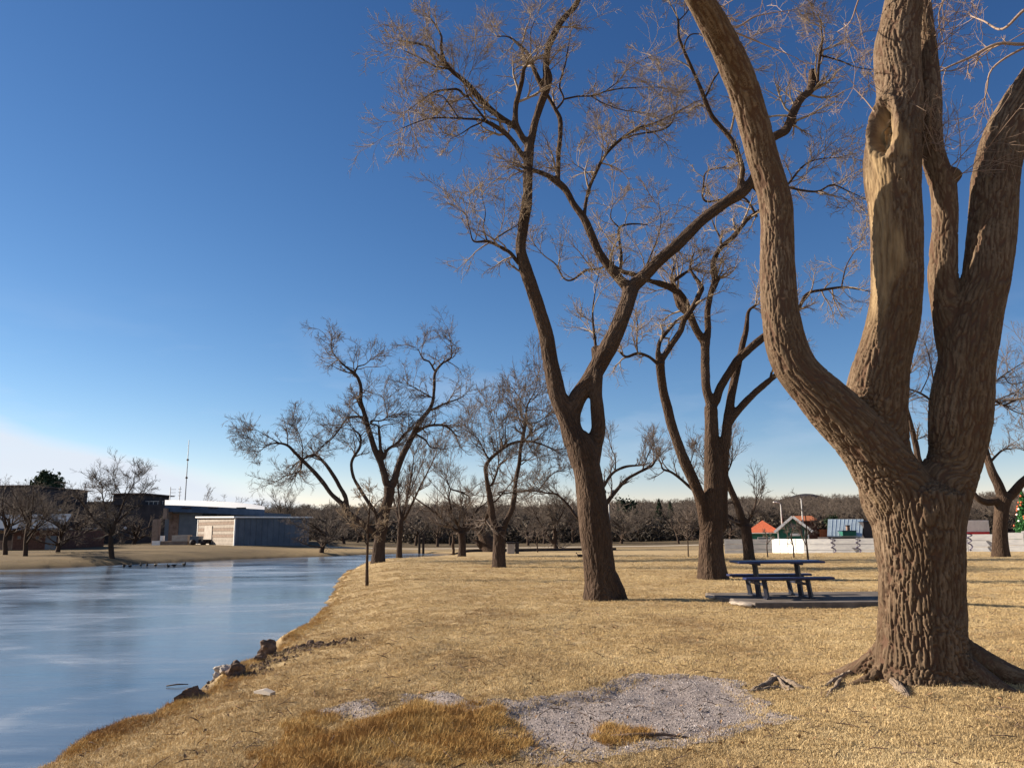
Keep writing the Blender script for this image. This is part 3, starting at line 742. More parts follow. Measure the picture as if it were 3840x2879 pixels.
def split_build(V, F, co, lab, base, root, names, mt, extra=None, plate=None):
    """one object per limb; normals are those of the whole surface so no seam shows"""
    Nn = vert_normals(V, F); fl = np.zeros(len(F), int)
    L4 = lab[F]; fl = np.where((L4[:, 0] == L4[:, 1]) | (L4[:, 0] == L4[:, 2]), L4[:, 0], np.where(L4[:, 1] == L4[:, 2], L4[:, 1], L4[:, 3]))
    group = np.array([names[i][0] for i in range(len(names))])
    gl = group[fl]
    for g in sorted(set(gl.tolist())):
        Fg = F[gl == g]; used, inv = np.unique(Fg, return_inverse=True); Fn = inv.reshape(-1, 4)
        nm = names[[i for i in range(len(names)) if names[i][0] == g][0]][1]
        me = np_mesh(nm, V[used]-base, Fn)
        a = me.attributes.new('barkco', 'FLOAT_VECTOR', 'POINT'); a.data.foreach_set('vector', co[used].astype(np.float32).ravel())
        if extra is not None:
            a = me.attributes.new('bare', 'FLOAT', 'POINT'); a.data.foreach_set('value', extra[used].astype(np.float32))
        if plate is not None:
            a = me.attributes.new('plate', 'FLOAT', 'POINT'); a.data.foreach_set('value', plate[used].astype(np.float32))
        me.normals_split_custom_set_from_vertices(Nn[used].tolist())
        link(nm, me, mt, root)
def tube_attr(name, groups, sides, mt, parent, base, kind=None):
    """groups: list of (P (N,K,3), R (N,K), sides)"""
    Vs = []; Fs = []; Cs = []; n = 0; F3s = []
    for P, R, sd in groups:
        if len(P) == 0: continue
        V, F4, F3 = tubes(P, R, sd)
        s = np.concatenate([np.zeros((len(P), 1)), np.cumsum(np.linalg.norm(P[:, 1:]-P[:, :-1], axis=2), axis=1)], 1)
        a = np.arange(sd)*2*math.pi/sd
        C = np.stack([R[:, :, None]*np.cos(a), R[:, :, None]*np.sin(a), np.repeat(s[:, :, None], sd, 2)], -1).reshape(-1, 3)
        Vs.append(V); Fs.append(F4+n); Cs.append(C); n += len(V)
    if not Vs: return None
    me = np_mesh(name, np.concatenate(Vs)-base, np.concatenate(Fs))
    a = me.attributes.new('barkco', 'FLOAT_VECTOR', 'POINT'); a.data.foreach_set('vector', np.concatenate(Cs).astype(np.float32).ravel())
    return link(name, me, mt, parent, kind=kind)
def crown(paths, rng, rmax, spacing, L1, n2, n3, n4=0, up=0.08, tipr=0.003, scale=1.0, skip=(), ang=(0.4, 1.2), curl=0.28, lenjit=0.6, trunk_free=True, fade=None):
    pos = []; tan = []; rad = []
    for pi, (P, r) in enumerate(paths):
        if pi in skip: continue
        Q, q, s = resample(P, r, spacing*0.25)
        T = vnorm(np.gradient(Q, axis=0))
        n_ = len(Q)
        prob = np.clip((rmax-q)/(rmax*0.7), 0, 1)*0.25
        if pi == 0 and trunk_free: prob *= 0
        k = np.where(rng.random(n_) < prob)[0]
        if q[-1] < rmax: k = np.concatenate([k, np.full(3, n_-1), np.full(2, max(n_-3, 0))])
        pos.append(Q[k]); tan.append(T[k]); rad.append(np.minimum(q[k]*0.6, rmax*0.4))
    pos = np.concatenate(pos); tan = np.concatenate(tan); rad = np.maximum(np.concatenate(rad), tipr*2.2)
    ln = L1*rng.uniform(1-lenjit, 1+lenjit*0.7, len(pos))
    g = []
    P1, R1 = shoots(pos, tan, rad, ln, 7, ang, up, curl, rng, tipr*1.6); g.append((P1, R1, 4))
    P2, R2 = children(P1, R1, n2, 0.55, 5, (0.35, 1.0), up, curl, rng, 0.2, 0.6, tipr*1.2, tipr*1.3); g.append((P2, R2, 3))
    P3, R3 = children(P2, R2, n3, 0.55, 3, (0.3, 1.0), up*0.8, curl, rng, 0.15, 0.65, tipr*0.8, tipr); g.append((P3, R3, 3))
    if n4:
        P4, R4 = children(P3, R3, n4, 0.6, 3, (0.3, 0.9), up*0.5, curl, rng, 0.2, 0.7, tipr*0.6, tipr*0.8); g.append((P4, R4, 3))
    return g
def main_tubes(paths, rmin, sides=7):
    """the thin ends of the traced paths"""
    g = []
    for P, r in paths:
        k = np.where(r <= rmin*1.25)[0]
        if len(k) < 2: continue
        k0 = max(k[0]-1, 0) if k[0] > 0 else 0
        Q, q, s = resample(P[k0:], r[k0:], max(0.05, float(np.median(r[k0:]))*1.5)); q = np.minimum(q, rmin*1.25)
        g.append((Q[None], q[None], sides))
    return g
def make_tree(name, label, crop, base_px, paths, seed, voxel, trunk_r, bark, twig, cr, group=None, cat='tree', drift=0.55, yd=None, flare=1.15, trunk_names=None, rmin_mul=1.6, big_n=1, wob=0.0):
    pw_, D = traced(crop, base_px, paths, seed, trunk_r=trunk_r, drift=drift, yd=yd, flare=flare)
    P0 = pw_[0][0]; bx, by = P0[0, 0], P0[0, 1]; bz = tz(bx, by); base = np.array([bx, by, bz])
    if P0[0, 2] > bz-0.15:
        pw_[0][0] = np.vstack([[P0[0, 0], P0[0, 1], bz-0.3], P0]); pw_[0][1] = np.concatenate([[pw_[0][1][0]*1.05], pw_[0][1]])
    rmin = voxel*rmin_mul
    V, F = solid(pw_, voxel, rmin)
    co, lab, Dm = barkcoords(V, pw_)
    nn = vert_normals(V, F)
    if wob:
        V = V+nn*(wob*fbm(co*np.array([9, 9, 2.2]), 3, seed))[:, None]
    root = empty(name, base, label, cat, group)
    # a limb is a part of its own where it is thick; thin ones count with the limb they spring from
    big = [i for i, (P, r) in enumerate(pw_) if i > 0 and r[len(r)//2] > rmin*1.15]
    names = []
    for i in range(len(pw_)):
        if i == 0: names.append((0, 'trunk'))
        elif i in big: names.append((i, 'limb'))
        else: names.append((0, 'trunk'))
    # thin paths: give their few solid verts to the nearest big path
    for i in range(len(pw_)):
        if i and i not in big:
            c = [0]+big; d = [np.linalg.norm(pw_[j][0]-pw_[i][0][0], axis=1).min() for j in c]; j = c[int(np.argmin(d))]; names[i] = names[j]
    split_build(V, F, co, lab, base, root, names, MAT[bark])
    rng = np.random.default_rng(seed+100)
    th = main_tubes(pw_, rmin)
    if th: tube_attr('branches', th, 7, MAT[bark], root, base, kind='stuff')
    cr = dict(cr); cr.pop('seed', None)
    g = crown(pw_, rng, **cr)
    tube_attr('twigs', g, 3, MAT[twig], root, base, kind='stuff')
    return root, pw_, g

# ---- the big near tree
NEAR = [
 [(1222, 3040, 520), (1222, 2985, 455), (1222, 2930, 405), (1221, 2870, 382), (1220, 2780, 362), (1218, 2650, 345), (1216, 2500, 345), (1208, 2400, 350), (1200, 2300, 362), (1195, 2210, 378), (1198, 2140, 376), (1196, 2100, 310), (1194, 2070, 200)],
 {'d': -1.3, 'late': 1, 'p': [(1200, 2480, 140), (1172, 2290, 250), (1118, 2130, 268), (1012, 1965, 240), (900, 1830, 215), (775, 1705, 190), (680, 1600, 172), (628, 1480, 168), (605, 1350, 155), (597, 1230, 150), (592, 1100, 142), (592, 980, 138), (585, 880, 138), (560, 780, 134), (528, 680, 130), (500, 570, 128), (478, 500, 126), (450, 400, 126), (412, 300, 124), (368, 200, 120), (315, 100, 118), (258, 0, 115), (190, -110, 108), (120, -230, 95)]},
 {'d': -0.15, 'p': [(1205, 2480, 170), (1170, 2290, 280), (1115, 2130, 310), (1050, 1980, 236), (1025, 1840, 235), (1022, 1720, 232), (1035, 1610, 225), (1062, 1500, 212), (1090, 1400, 208), (1103, 1300, 205), (1107, 1200, 206), (1108, 1000, 207), (1099, 890, 213), (1089, 790, 226), (1086, 700, 234), (1093, 600, 222), (1108, 500, 192), (1117, 400, 178), (1112, 300, 178), (1110, 200, 178), (1124, 100, 165), (1143, 0, 160), (1165, -120, 150), (1170, -260, 130)]},
 {'d': -0.05, 'p': [(1215, 2480, 170), (1248, 2290, 262), (1285, 2130, 258), (1356, 1990, 214), (1380, 1830, 235), (1398, 1640, 222), (1420, 1500, 215), (1445, 1400, 200), (1468, 1300, 192), (1493, 1200, 187), (1508, 1100, 188), (1518, 1000, 189), (1525, 900, 190), (1530, 800, 189), (1545, 700, 185), (1573, 600, 179), (1615, 510, 172), (1668, 430, 166), (1740, 320, 158), (1820, 170, 145), (1880, 0, 130)]},
 {'d': 0.75, 'p': [(1392, 1600, 175), (1352, 1440, 140), (1325, 1330, 124), (1308, 1200, 118), (1310, 1100, 112), (1315, 1000, 102), (1315, 900, 106), (1306, 800, 108), (1290, 750, 104), (1262, 650, 94), (1252, 550, 92), (1251, 450, 92), (1246, 350, 89), (1240, 250, 82), (1235, 150, 78), (1227, 50, 66), (1215, -60, 55), (1190, -180, 45)]},
]
def gnd(px, py, dz=0.0):
    p = hit(px, py); return np.array([p[0], p[1], tz(p[0], p[1])+dz])
def bp_(x, y): return (2400+x*.8685, 1300+y*.8685)
roots = []
def rootp(pts, rs, dzs, wig=0.0):
    rs = [q*.62 for q in rs]; P = np.array([gnd(*bp_(x, y), dz*.5+.01) for (x, y), dz in zip(pts, dzs)]); Q = catmull(np.column_stack([P, rs]), 5)
    roots.append((Q[:, :3], Q[:, 3]))
near_paths, ND = traced('A', None, NEAR, 4, yd=8.5, flare=1.0)
c0 = near_paths[0][0][0].copy()
def rad_root(a0, L, r0, dz0, bendy=0.0, rise=0.30):
    n_ = 9; u = np.linspace(0, 1, n_); a = R_(a0)+bendy*u*u
    P = np.zeros((n_, 3)); P[:, 0] = NT[0]; P[:, 1] = NT[1]
    st = 0.20
    dirs = np.stack([np.sin(a), -np.cos(a)], 1)         # 0 = towards the camera, + = right
    pos = np.array([NT[0], NT[1]])+dirs[0]*st; seg = (L)/(n_-1)
    for k in range(n_):
        P[k, :2] = pos; pos = pos+dirs[k]*seg
        P[k, 2] = tz(*P[k, :2])+rise*(1-u[k])**2.6+dz0
    return P, r0*(1-0.75*u)
near_roots = [rad_root(-84, .95, .08, -.05, .25, .30), rad_root(-35, .52, .11, -.11, -.1, .42), rad_root(5, .50, .12, -.12, .2, .42), rad_root(46, .86, .17, -.07, .2, .42),
              rad_root(76, 1.5, .16, -.04, .1, .46), rad_root(115, 1.1, .15, -.05, .3, .4), rad_root(175, .9, .18, -.05, .3, .4), rad_root(-125, .9, .16, -.05, .3, .4)]
def build_near():
    paths = [list(p) for p in near_paths]
    # knob where a limb was cut off the thin rear stem
    q4 = paths[4][0]; zk = at(2400+1318*.8685, 795*.8685, ND+.4)[2]; yk = q4[np.abs(q4[:, 2]-zk).argmin(), 1]-.03
    k0 = at(2400+1310*.8685, 800*.8685, yk); k1 = at(2400+1358*.8685, 742*.8685, yk-.02)
    allp = paths+[[k, r] for k, r in near_roots]+[[np.linspace(k0, k1, 4), np.array([.10, .10, .105, .10])]]
    V, F = solid(allp, 0.0125, 0.02, 10)
    co, lab, Dm = barkcoords(V, allp, [0]*len(paths)+[.05]*len(near_roots)+[0])
    nn = vert_normals(V, F)
    # bare wood and the hollow on the middle limb: measured along that limb
    P, r = paths[2]; mid = lab == 2
    px_mid = lambda y: at(2400+1090*.8685, y*.8685, ND)[2]
    zt, zb = px_mid(470), px_mid(775)                     # top and bottom of the hollow
    zc, hz = (zt+zb)/2, (zt-zb)/2
    ctr = np.array([np.interp(V[:, 2], P[:, 2][np.argsort(P[:, 2])], P[:, k][np.argsort(P[:, 2])]) for k in (0, 1)]).T
    off = V[:, :2]-ctr; ang = np.degrees(np.arctan2(off[:, 0], -off[:, 1]))   # 0 faces the camera side, - left
    acen = -48+8*np.clip((zc-V[:, 2])/hz, -1, 1)
    u = (ang-acen)/31.0; w = (V[:, 2]-zc)/hz
    e = np.sqrt(u*u+w*w)
    e = e+0.06*fbm(V*14, 2, 3)
    hollow = mid & (e < 2.2)
    inner = np.where(hollow, sstep(0.86, 0.55, e), 0)
    lip = np.where(hollow, np.exp(-((e-1.02)/0.15)**2), 0)
    # bare strip running down from the hollow
    zlo = px_mid(1560)
    strip = sstep(zlo, zlo+0.9, V[:, 2])*sstep(zc+hz*0.1, zc-hz*0.5, V[:, 2])
    dang = np.abs(ang+66-12*np.sin(V[:, 2]*1.3)+34*fbm(V*np.array([7, 7, 1.8]), 4, 5))
    bare = np.where(mid, strip*sstep(62, 20, dang)*0.8, 0)
    # a few flakes where the bark is rubbed off the other limbs
    P1_, r1_ = paths[1]; 
    bare = np.maximum(bare, np.where(mid, inner, 0))
    # also a long dead strip on the left limb and the inner edge of the right one
    fl = fbm(co*np.array([5, 5, 0.9]), 3, 61)
    bare = np.maximum(bare, np.where((lab == 1) | (lab == 3), 0.35*sstep(0.55, 0.95, fl), 0))
    rl = np.zeros(len(V))
    for i, (Pp, rr_) in enumerate(allp):
        k = lab == i
        if k.any():
            q = V[k]; j = np.array([0]); 
            d = ((q[:, None, 2]-Pp[None, :, 2])**2+(q[:, None, 0]-Pp[None, :, 0])**2) if len(Pp) < 200 else None
            rl[k] = rr_[d.argmin(1)] if d is not None else np.median(rr_)
    cell = np.clip(0.026+0.070*rl, 0.032, 0.055)
    wq = co+0.014*np.stack([fbm(co*6, 2, 1), fbm(co*6, 2, 2), 0*co[:, 0]], 1)
    q = np.stack([wq[:, 0]/0.037, wq[:, 1]/0.037, wq[:, 2]/0.50], 1)
    # shear the cells so that ridges cross and braid instead of running straight
    q[:, 0] += 0.75*vnoise(co*np.array([4, 4, 2.6]), 8); q[:, 1] += 0.75*vnoise(co*np.array([4, 4, 2.6]), 9)
    f1, f2 = worley(q, 3)
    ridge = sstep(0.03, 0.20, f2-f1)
    amp = np.interp(rl, [0.08, 0.2, 0.45], [0.006, 0.015, 0.027])*(1-0.72*bare)
    amp *= np.where(lab >= len(paths), 0.7, 1)
    disp = amp*(ridge-0.72)+amp*0.10*fbm(co*np.array([40, 40, 12]), 2, 21)+bare*0.005*fbm(co*np.array([55, 55, 3]), 3, 22)
    f1b, f2b = worley(np.stack([wq[:, 0]/0.021, wq[:, 1]/0.021, wq[:, 2]/0.10+3*q[:, 0]*0], 1), 13)
    disp += amp*0.12*(sstep(0.0, 0.3, f2b-f1b)-.6)+amp*0.22*fbm(co*np.array([9, 9, 3]), 3, 29)
    disp += 0.02*fbm(co*np.array([2.2, 2.2, 1.2]), 3, 25)*np.interp(rl, [.08, .3], [.3, 1])
    disp = disp*(1-inner)+inner*(-0.17+0.045*fbm(V*np.array([16, 16, 5]), 3, 71))+0.055*lip*(1-0.4*bare)
    V = V+nn*disp[:, None]
    base = np.array([NT[0], NT[1], tz(*NT)])
    root = empty('near_tree', base, 'huge bare near tree with four thick limbs, furrowed bark and a hollow halfway up', 'tree')
    names = [(0, 'trunk'), (1, 'limb'), (2, 'limb'), (3, 'limb'), (4, 'limb')]+[(0, 'trunk')]*len(near_roots)+[(4, 'limb')]
    # roots become parts of their own at their outer ends
    for i in range(len(near_roots)): names[5+i] = (10+i, 'root')
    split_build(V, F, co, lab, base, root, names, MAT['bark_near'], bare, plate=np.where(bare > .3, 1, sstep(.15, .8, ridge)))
    lbs = [c for c in root.children if c.name.startswith('limb')]
    for c in lbs:
        pass
    root.children[1]['label'] = 'left limb sweeping out and up to the left'
    root.children[2]['label'] = 'middle limb with a hollow and a strip of bare golden wood'
    root.children[3]['label'] = 'right limb leaning out of the picture'
    root.children[4]['label'] = 'thin rear limb with a sawn-off knob'
    # twigs: sprouts on the rear limb, and drooping branches that hang in from above
    rng = np.random.default_rng(5)
    g = []
    pos = []; tan = []
    Q = paths[4][0]
    for k in rng.integers(int(len(Q)*.40), len(Q), 46): pos.append(Q[k]); tan.append(np.array([rng.normal()*.8, -0.9, .8]))
    pos = np.array(pos); tan = vnorm(np.array(tan))
    P1, R1 = shoots(pos, tan, np.full(len(pos), .007), rng.uniform(.4, 1.2, len(pos)), 7, (0.3, 1.2), .08, .3, rng); g.append((P1, R1, 4))
    P2, R2 = children(P1, R1, 6, .5, 5, (.4, 1.1), .05, .3, rng, tip=.0018); g.append((P2, R2, 3))
    P3, R3 = children(P2, R2, 4, .5, 4, (.4, 1.1), .0, .3, rng, tip=.0014); g.append((P3, R3, 3))
    mains = []
    def br(pts, yd, r0, r1, d=0.0):
        n_ = len(pts); Pp = np.array([at(x, y, yd+d*i/(n_-1)) for i, (x, y) in enumerate(pts)]); Q = catmull(Pp, 5); mains.append((Q, np.linspace(r0, r1, len(Q))))
    # (starts lie on limbs above the frame)
    br([(3980, 60), (3860, 160), (3740, 165), (3640, 215), (3540, 260), (3500, 290)], ND+.4, .03, .006, .5)
    br([(4000, -60), (3850, 30), (3760, 110), (3690, 80), (3640, 60)], ND+.3, .026, .006, .9)
    br([(3990, 120), (3820, 190), (3720, 260), (3700, 340), (3680, 420)], ND+.4, .02, .004, .7)
    br([(3600, -260), (3560, -60), (3520, 60), (3540, 160)], ND+.8, .02, .004, .4)
    br([(2620, -30), (2740, 100), (2840, 60), (2960, 40)], ND-.6, .018, .004, 1.2)
    br([(2752, 120), (2860, 165), (2980, 215)], ND-.5, .012, .003, .9)
    br([(3330, -150), (3230, -20), (3190, 80), (3140, 120)], ND-.1, .014, .004, .8)
    br([(3280, 420), (3240, 370), (3200, 330)], ND-.3, .008, .003, .2)
    br([(3330, -280), (3000, -120), (2820, -40), (2700, 30)], ND+.2, .02, .004, 1.6)
    br([(3900, -200), (3780, -100), (3700, -40), (3640, 10)], ND+.6, .02, .004, 1.0)
    for (Q, q) in mains: g.append((Q[None], q[None], 6))
    gg = crown(mains, rng, rmax=.05, spacing=.34, L1=.5, n2=4, n3=3, n4=0, up=-.01, tipr=.0018, trunk_free=False, curl=.3)
    tube_attr('twigs', g+gg, 3, MAT['twig_near'], root, base, kind='stuff')
    # thin surface roots in the lawn to the left of the trunk
    for (pts, rs, dz) in [([(1010, 1445), (950, 1432), (900, 1440), (850, 1455), (800, 1472), (740, 1482)], [.09, .06, .055, .05, .035, .02], [.05, .035, .02, .02, .0, -.02]),
                          ([(740, 1478), (690, 1475), (650, 1462), (600, 1450), (550, 1462), (500, 1480), (430, 1490)], [.02, .035, .045, .05, .045, .03, .012], [-.01, .01, .04, .08, .05, .01, -.01]),
                          ([(660, 1485), (620, 1470), (585, 1440), (572, 1432)], [.02, .035, .03, .015], [.0, .04, .10, .12]),
                          ([(650, 1490), (590, 1482), (520, 1488), (470, 1492)], [.02, .028, .03, .012], [.0, .03, .02, -.01]),
                          ([(870, 1458), (820, 1500), (790, 1520)], [.04, .03, .01], [.0, -.005, -.02]),
                          ([(1010, 1395), (960, 1385), (930, 1375), (905, 1380)], [.05, .03, .02, .008], [.03, .03, .02, .0]),
                          ([(1090, 1470), (1120, 1500), (1150, 1520), (1165, 1532)], [.06, .075, .06, .03], [.0, .03, .0, -.04])]:
        rootp(pts, rs, dz)
        Q, q = roots[-1]; Q = Q+np.random.default_rng(len(roots)).normal(0, .006, Q.shape)
        q = q*(1+.18*vnoise(Q*18, 4))
        tube_attr('root', [(Q[None], q[None], 9)], 9, MAT['root'], root, base)
    return root
build_near()

# ---- tree 2: the big forked tree in the middle
T2 = [
 {'c': 'D', 'p': [(545, 1520, 190), (540, 1480, 165), (537, 1400, 145), (525, 1300, 138), (515, 1200, 142), (503, 1100, 140), (492, 1000, 130), (476, 900, 124), (462, 850, 130), (450, 805, 132), (440, 765, 112), (432, 740, 80)]},
 {'c': 'D', 'd': -.25, 'p': [(560, 1390, 120), (600, 1450, 96), (625, 1480, 72), (660, 1498, 40), (720, 1504, 26), (790, 1506, 12)]},
 {'c': 'D', 'd': -.6, 'p': [(425, 780, 110), (395, 700, 85), (370, 640, 82), (342, 560, 82), (328, 500, 78), (310, 400, 70), (293, 300, 65), (264, 200, 64), (232, 100, 60), (205, 20, 58), (192, -30, 52), (180, -90, 48), (192, -180, 46), (205, -260, 50), (212, -330, 44), (212, -370, 46), (215, -450, 45), (219, -541, 44)]},
 {'c': 'D', 'd': .5, 'p': [(440, 790, 105), (408, 720, 88), (408, 650, 84), (425, 600, 82), (455, 550, 80), (490, 500, 82), (520, 450, 80), (548, 400, 80), (575, 350, 82), (600, 300, 75), (620, 250, 75), (640, 200, 72), (657, 150, 70), (668, 108, 72)]},
 {'c': 'D', 'd': .3, 'p': [(478, 930, 80), (490, 870, 90), (508, 790, 78), (525, 720, 66), (522, 640, 62), (515, 560, 58), (520, 480, 52), (518, 400, 44), (514, 360, 40)]},
 {'c': 'C', 'd': .4, 'p': [(1330, 1500, 75), (1400, 1430, 68), (1480, 1350, 62), (1560, 1280, 62), (1650, 1190, 60), (1740, 1110, 58), (1830, 1045, 60), (1895, 1005, 62), (1950, 955, 52), (1985, 890, 45), (2015, 820, 42), (2040, 750, 42), (2065, 715, 46), (2110, 690, 46), (2140, 670, 48), (2172, 590, 46), (2215, 510, 42), (2262, 480, 32)]},
 {'c': 'C', 'd': -.8, 'p': [(1330, 1500, 58), (1270, 1440, 50), (1220, 1380, 48), (1170, 1310, 42), (1130, 1220, 42), (1090, 1130, 40), (1040, 1060, 36), (1000, 990, 36), (960, 950, 38), (900, 910, 28), (840, 885, 22), (790, 875, 12), (745, 860, 6)]},
 # top of the left stem
 {'c': 'C', 'd': .8, 'p': [(812, 745, 44), (835, 650, 40), (860, 560, 42), (893, 470, 44), (905, 400, 48), (893, 340, 35), (905, 250, 36), (930, 190, 36), (975, 110, 33), (1035, 45, 30), (1062, 0, 27), (1095, -90, 22), (1150, -180, 12)]},
 {'c': 'C', 'd': -.5, 'p': [(808, 750, 40), (770, 710, 36), (740, 640, 33), (738, 550, 30), (755, 480, 25), (770, 420, 24), (780, 360, 18), (805, 325, 8)]},
 {'c': 'C', 'd': -1.0, 'p': [(740, 660, 30), (690, 630, 30), (620, 580, 34), (560, 520, 32), (480, 430, 28), (410, 370, 27), (370, 322, 22), (352, 250, 15), (352, 190, 11), (320, 130, 9), (290, 90, 5)]},
 {'c': 'C', 'p': [(370, 322, 13), (320, 270, 12), (280, 240, 11), (200, 222, 9), (130, 210, 5)]},
 {'c': 'C', 'p': [(400, 355, 13), (345, 352, 12), (300, 335, 10), (240, 300, 8), (160, 265, 5)]},
 {'c': 'C', 'p': [(480, 500, 14), (440, 465, 13), (390, 465, 11), (320, 475, 10), (280, 500, 8), (230, 535, 6), (180, 572, 4)]},
 {'c': 'C', 'd': .5, 'p': [(885, 480, 22), (850, 400, 24), (828, 350, 22), (800, 280, 19), (750, 230, 15), (700, 192, 8), (640, 190, 5)]},
 {'c': 'C', 'p': [(812, 290, 7), (816, 230, 6), (815, 165, 4), (840, 100, 3)]},
 {'c': 'C', 'd': -.9, 'p': [(800, 830, 34), (765, 795, 28), (720, 730, 27), (670, 680, 25), (605, 640, 21), (550, 620, 14), (460, 615, 10), (350, 610, 8), (260, 622, 6), (150, 665, 4)]},
 {'c': 'C', 'p': [(560, 635, 9), (505, 660, 8), (460, 690, 5), (400, 720, 3)]},
 {'c': 'C', 'p': [(600, 640, 14), (540, 570, 11), (490, 500, 8), (465, 420, 5)]},
 {'c': 'C', 'p': [(440, 610, 6), (400, 550, 6), (360, 500, 5), (320, 490, 4)]},
 {'c': 'C', 'd': -.6, 'p': [(800, 1410, 26), (750, 1360, 21), (710, 1310, 20), (660, 1280, 17), (590, 1250, 14), (520, 1250, 9), (500, 1190, 6), (480, 1110, 4)]},
 {'c': 'C', 'p': [(630, 1240, 9), (680, 1205, 8), (740, 1170, 5), (780, 1140, 3)]},
 {'c': 'C', 'p': [(590, 1250, 9), (570, 1180, 7), (580, 1100, 5), (560, 1010, 3)]},
 # shoots on the middle limb
 {'c': 'C', 'd': .5, 'p': [(955, 945, 28), (957, 860, 24), (960, 780, 24), (968, 700, 24), (968, 620, 25), (945, 570, 20), (905, 500, 19), (870, 440, 17), (830, 370, 14), (810, 300, 9)]},
 {'c': 'C', 'p': [(945, 570, 11), (985, 515, 10), (965, 450, 9), (980, 380, 9), (995, 330, 8), (1005, 270, 6), (1020, 180, 4)]},
 {'c': 'C', 'd': .7, 'p': [(985, 515, 10), (1060, 500, 9), (1140, 497, 8), (1200, 475, 7), (1280, 460, 6), (1400, 452, 4), (1500, 455, 3)]},
 {'c': 'C', 'p': [(1130, 500, 6), (1200, 540, 6), (1290, 570, 5), (1370, 580, 3)]},
 {'c': 'C', 'p': [(1200, 475, 6), (1270, 420, 5), (1330, 350, 4), (1440, 290, 3)]},
 {'c': 'C', 'd': .9, 'p': [(1092, 1130, 20), (1100, 1050, 18), (1120, 970, 18), (1150, 900, 18), (1190, 820, 17), (1240, 760, 16), (1310, 700, 14), (1370, 665, 12), (1450, 640, 9), (1540, 600, 8), (1610, 560, 6), (1690, 520, 4)]},
 {'c': 'C', 'p': [(1320, 705, 9), (1400, 690, 9), (1460, 682, 9), (1530, 655, 8), (1560, 600, 5), (1570, 540, 3)]},
 {'c': 'C', 'p': [(1180, 830, 6), (1190, 750, 5), (1180, 680, 3)]},
 {'c': 'C', 'p': [(1135, 930, 5), (1090, 880, 5), (1040, 850, 3)]},
 {'c': 'C', 'd': -.9, 'p': [(1895, 1000, 36), (1903, 930, 34), (1912, 880, 30), (1890, 800, 28), (1860, 730, 28), (1800, 660, 27), (1750, 600, 27), (1722, 530, 23), (1700, 470, 21), (1670, 400, 18), (1630, 310, 16), (1600, 240, 15), (1580, 180, 13), (1580, 110, 11), (1560, 60, 7), (1530, 10, 4)]},
 {'c': 'C', 'p': [(1722, 500, 11), (1755, 425, 10), (1795, 365, 8), (1830, 300, 5)]},
 {'c': 'C', 'p': [(1608, 255, 9), (1620, 210, 8), (1650, 178, 7), (1710, 180, 4)]},
 {'c': 'C', 'p': [(1580, 110, 7), (1620, 70, 6), (1650, 20, 4)]},
 {'c': 'A', 'p': [(735, 400, 30), (742, 350, 34), (745, 305, 33)]},
 {'c': 'A', 'p': [(762, 380, 14), (770, 300, 12), (777, 240, 13), (786, 185, 8), (782, 100, 4)]},
 {'c': 'A', 'p': [(780, 240, 8), (860, 262, 7), (930, 290, 5), (1000, 302, 3)]},
 {'c': 'A', 'p': [(665, 530, 26), (655, 490, 20)]},
 {'c': 'A', 'p': [(560, 860, 14), (610, 820, 11), (640, 795, 10), (700, 722, 8), (760, 690, 6), (860, 680, 3)]},
 {'c': 'A', 'p': [(630, 805, 10), (700, 822, 10), (770, 826, 9), (830, 798, 7), (900, 826, 5), (980, 862, 3)]},
 {'c': 'D', 'p': [(514, 360, 14), (500, 220, 9), (510, 120, 5), (530, 20, 3)]},
]
make_tree('forked_tree', 'tall bare forked tree left of the blue picnic table, dark shade at its foot', None, (2270, 2255), T2, 21, 0.03, .42, 'bark_mid', 'twig',
          dict(skip=(1,), rmax=.10, spacing=.26, L1=1.02, n2=8, n3=7, n4=0, up=.05, tipr=.0034, curl=.30), wob=.012, flare=1.1)

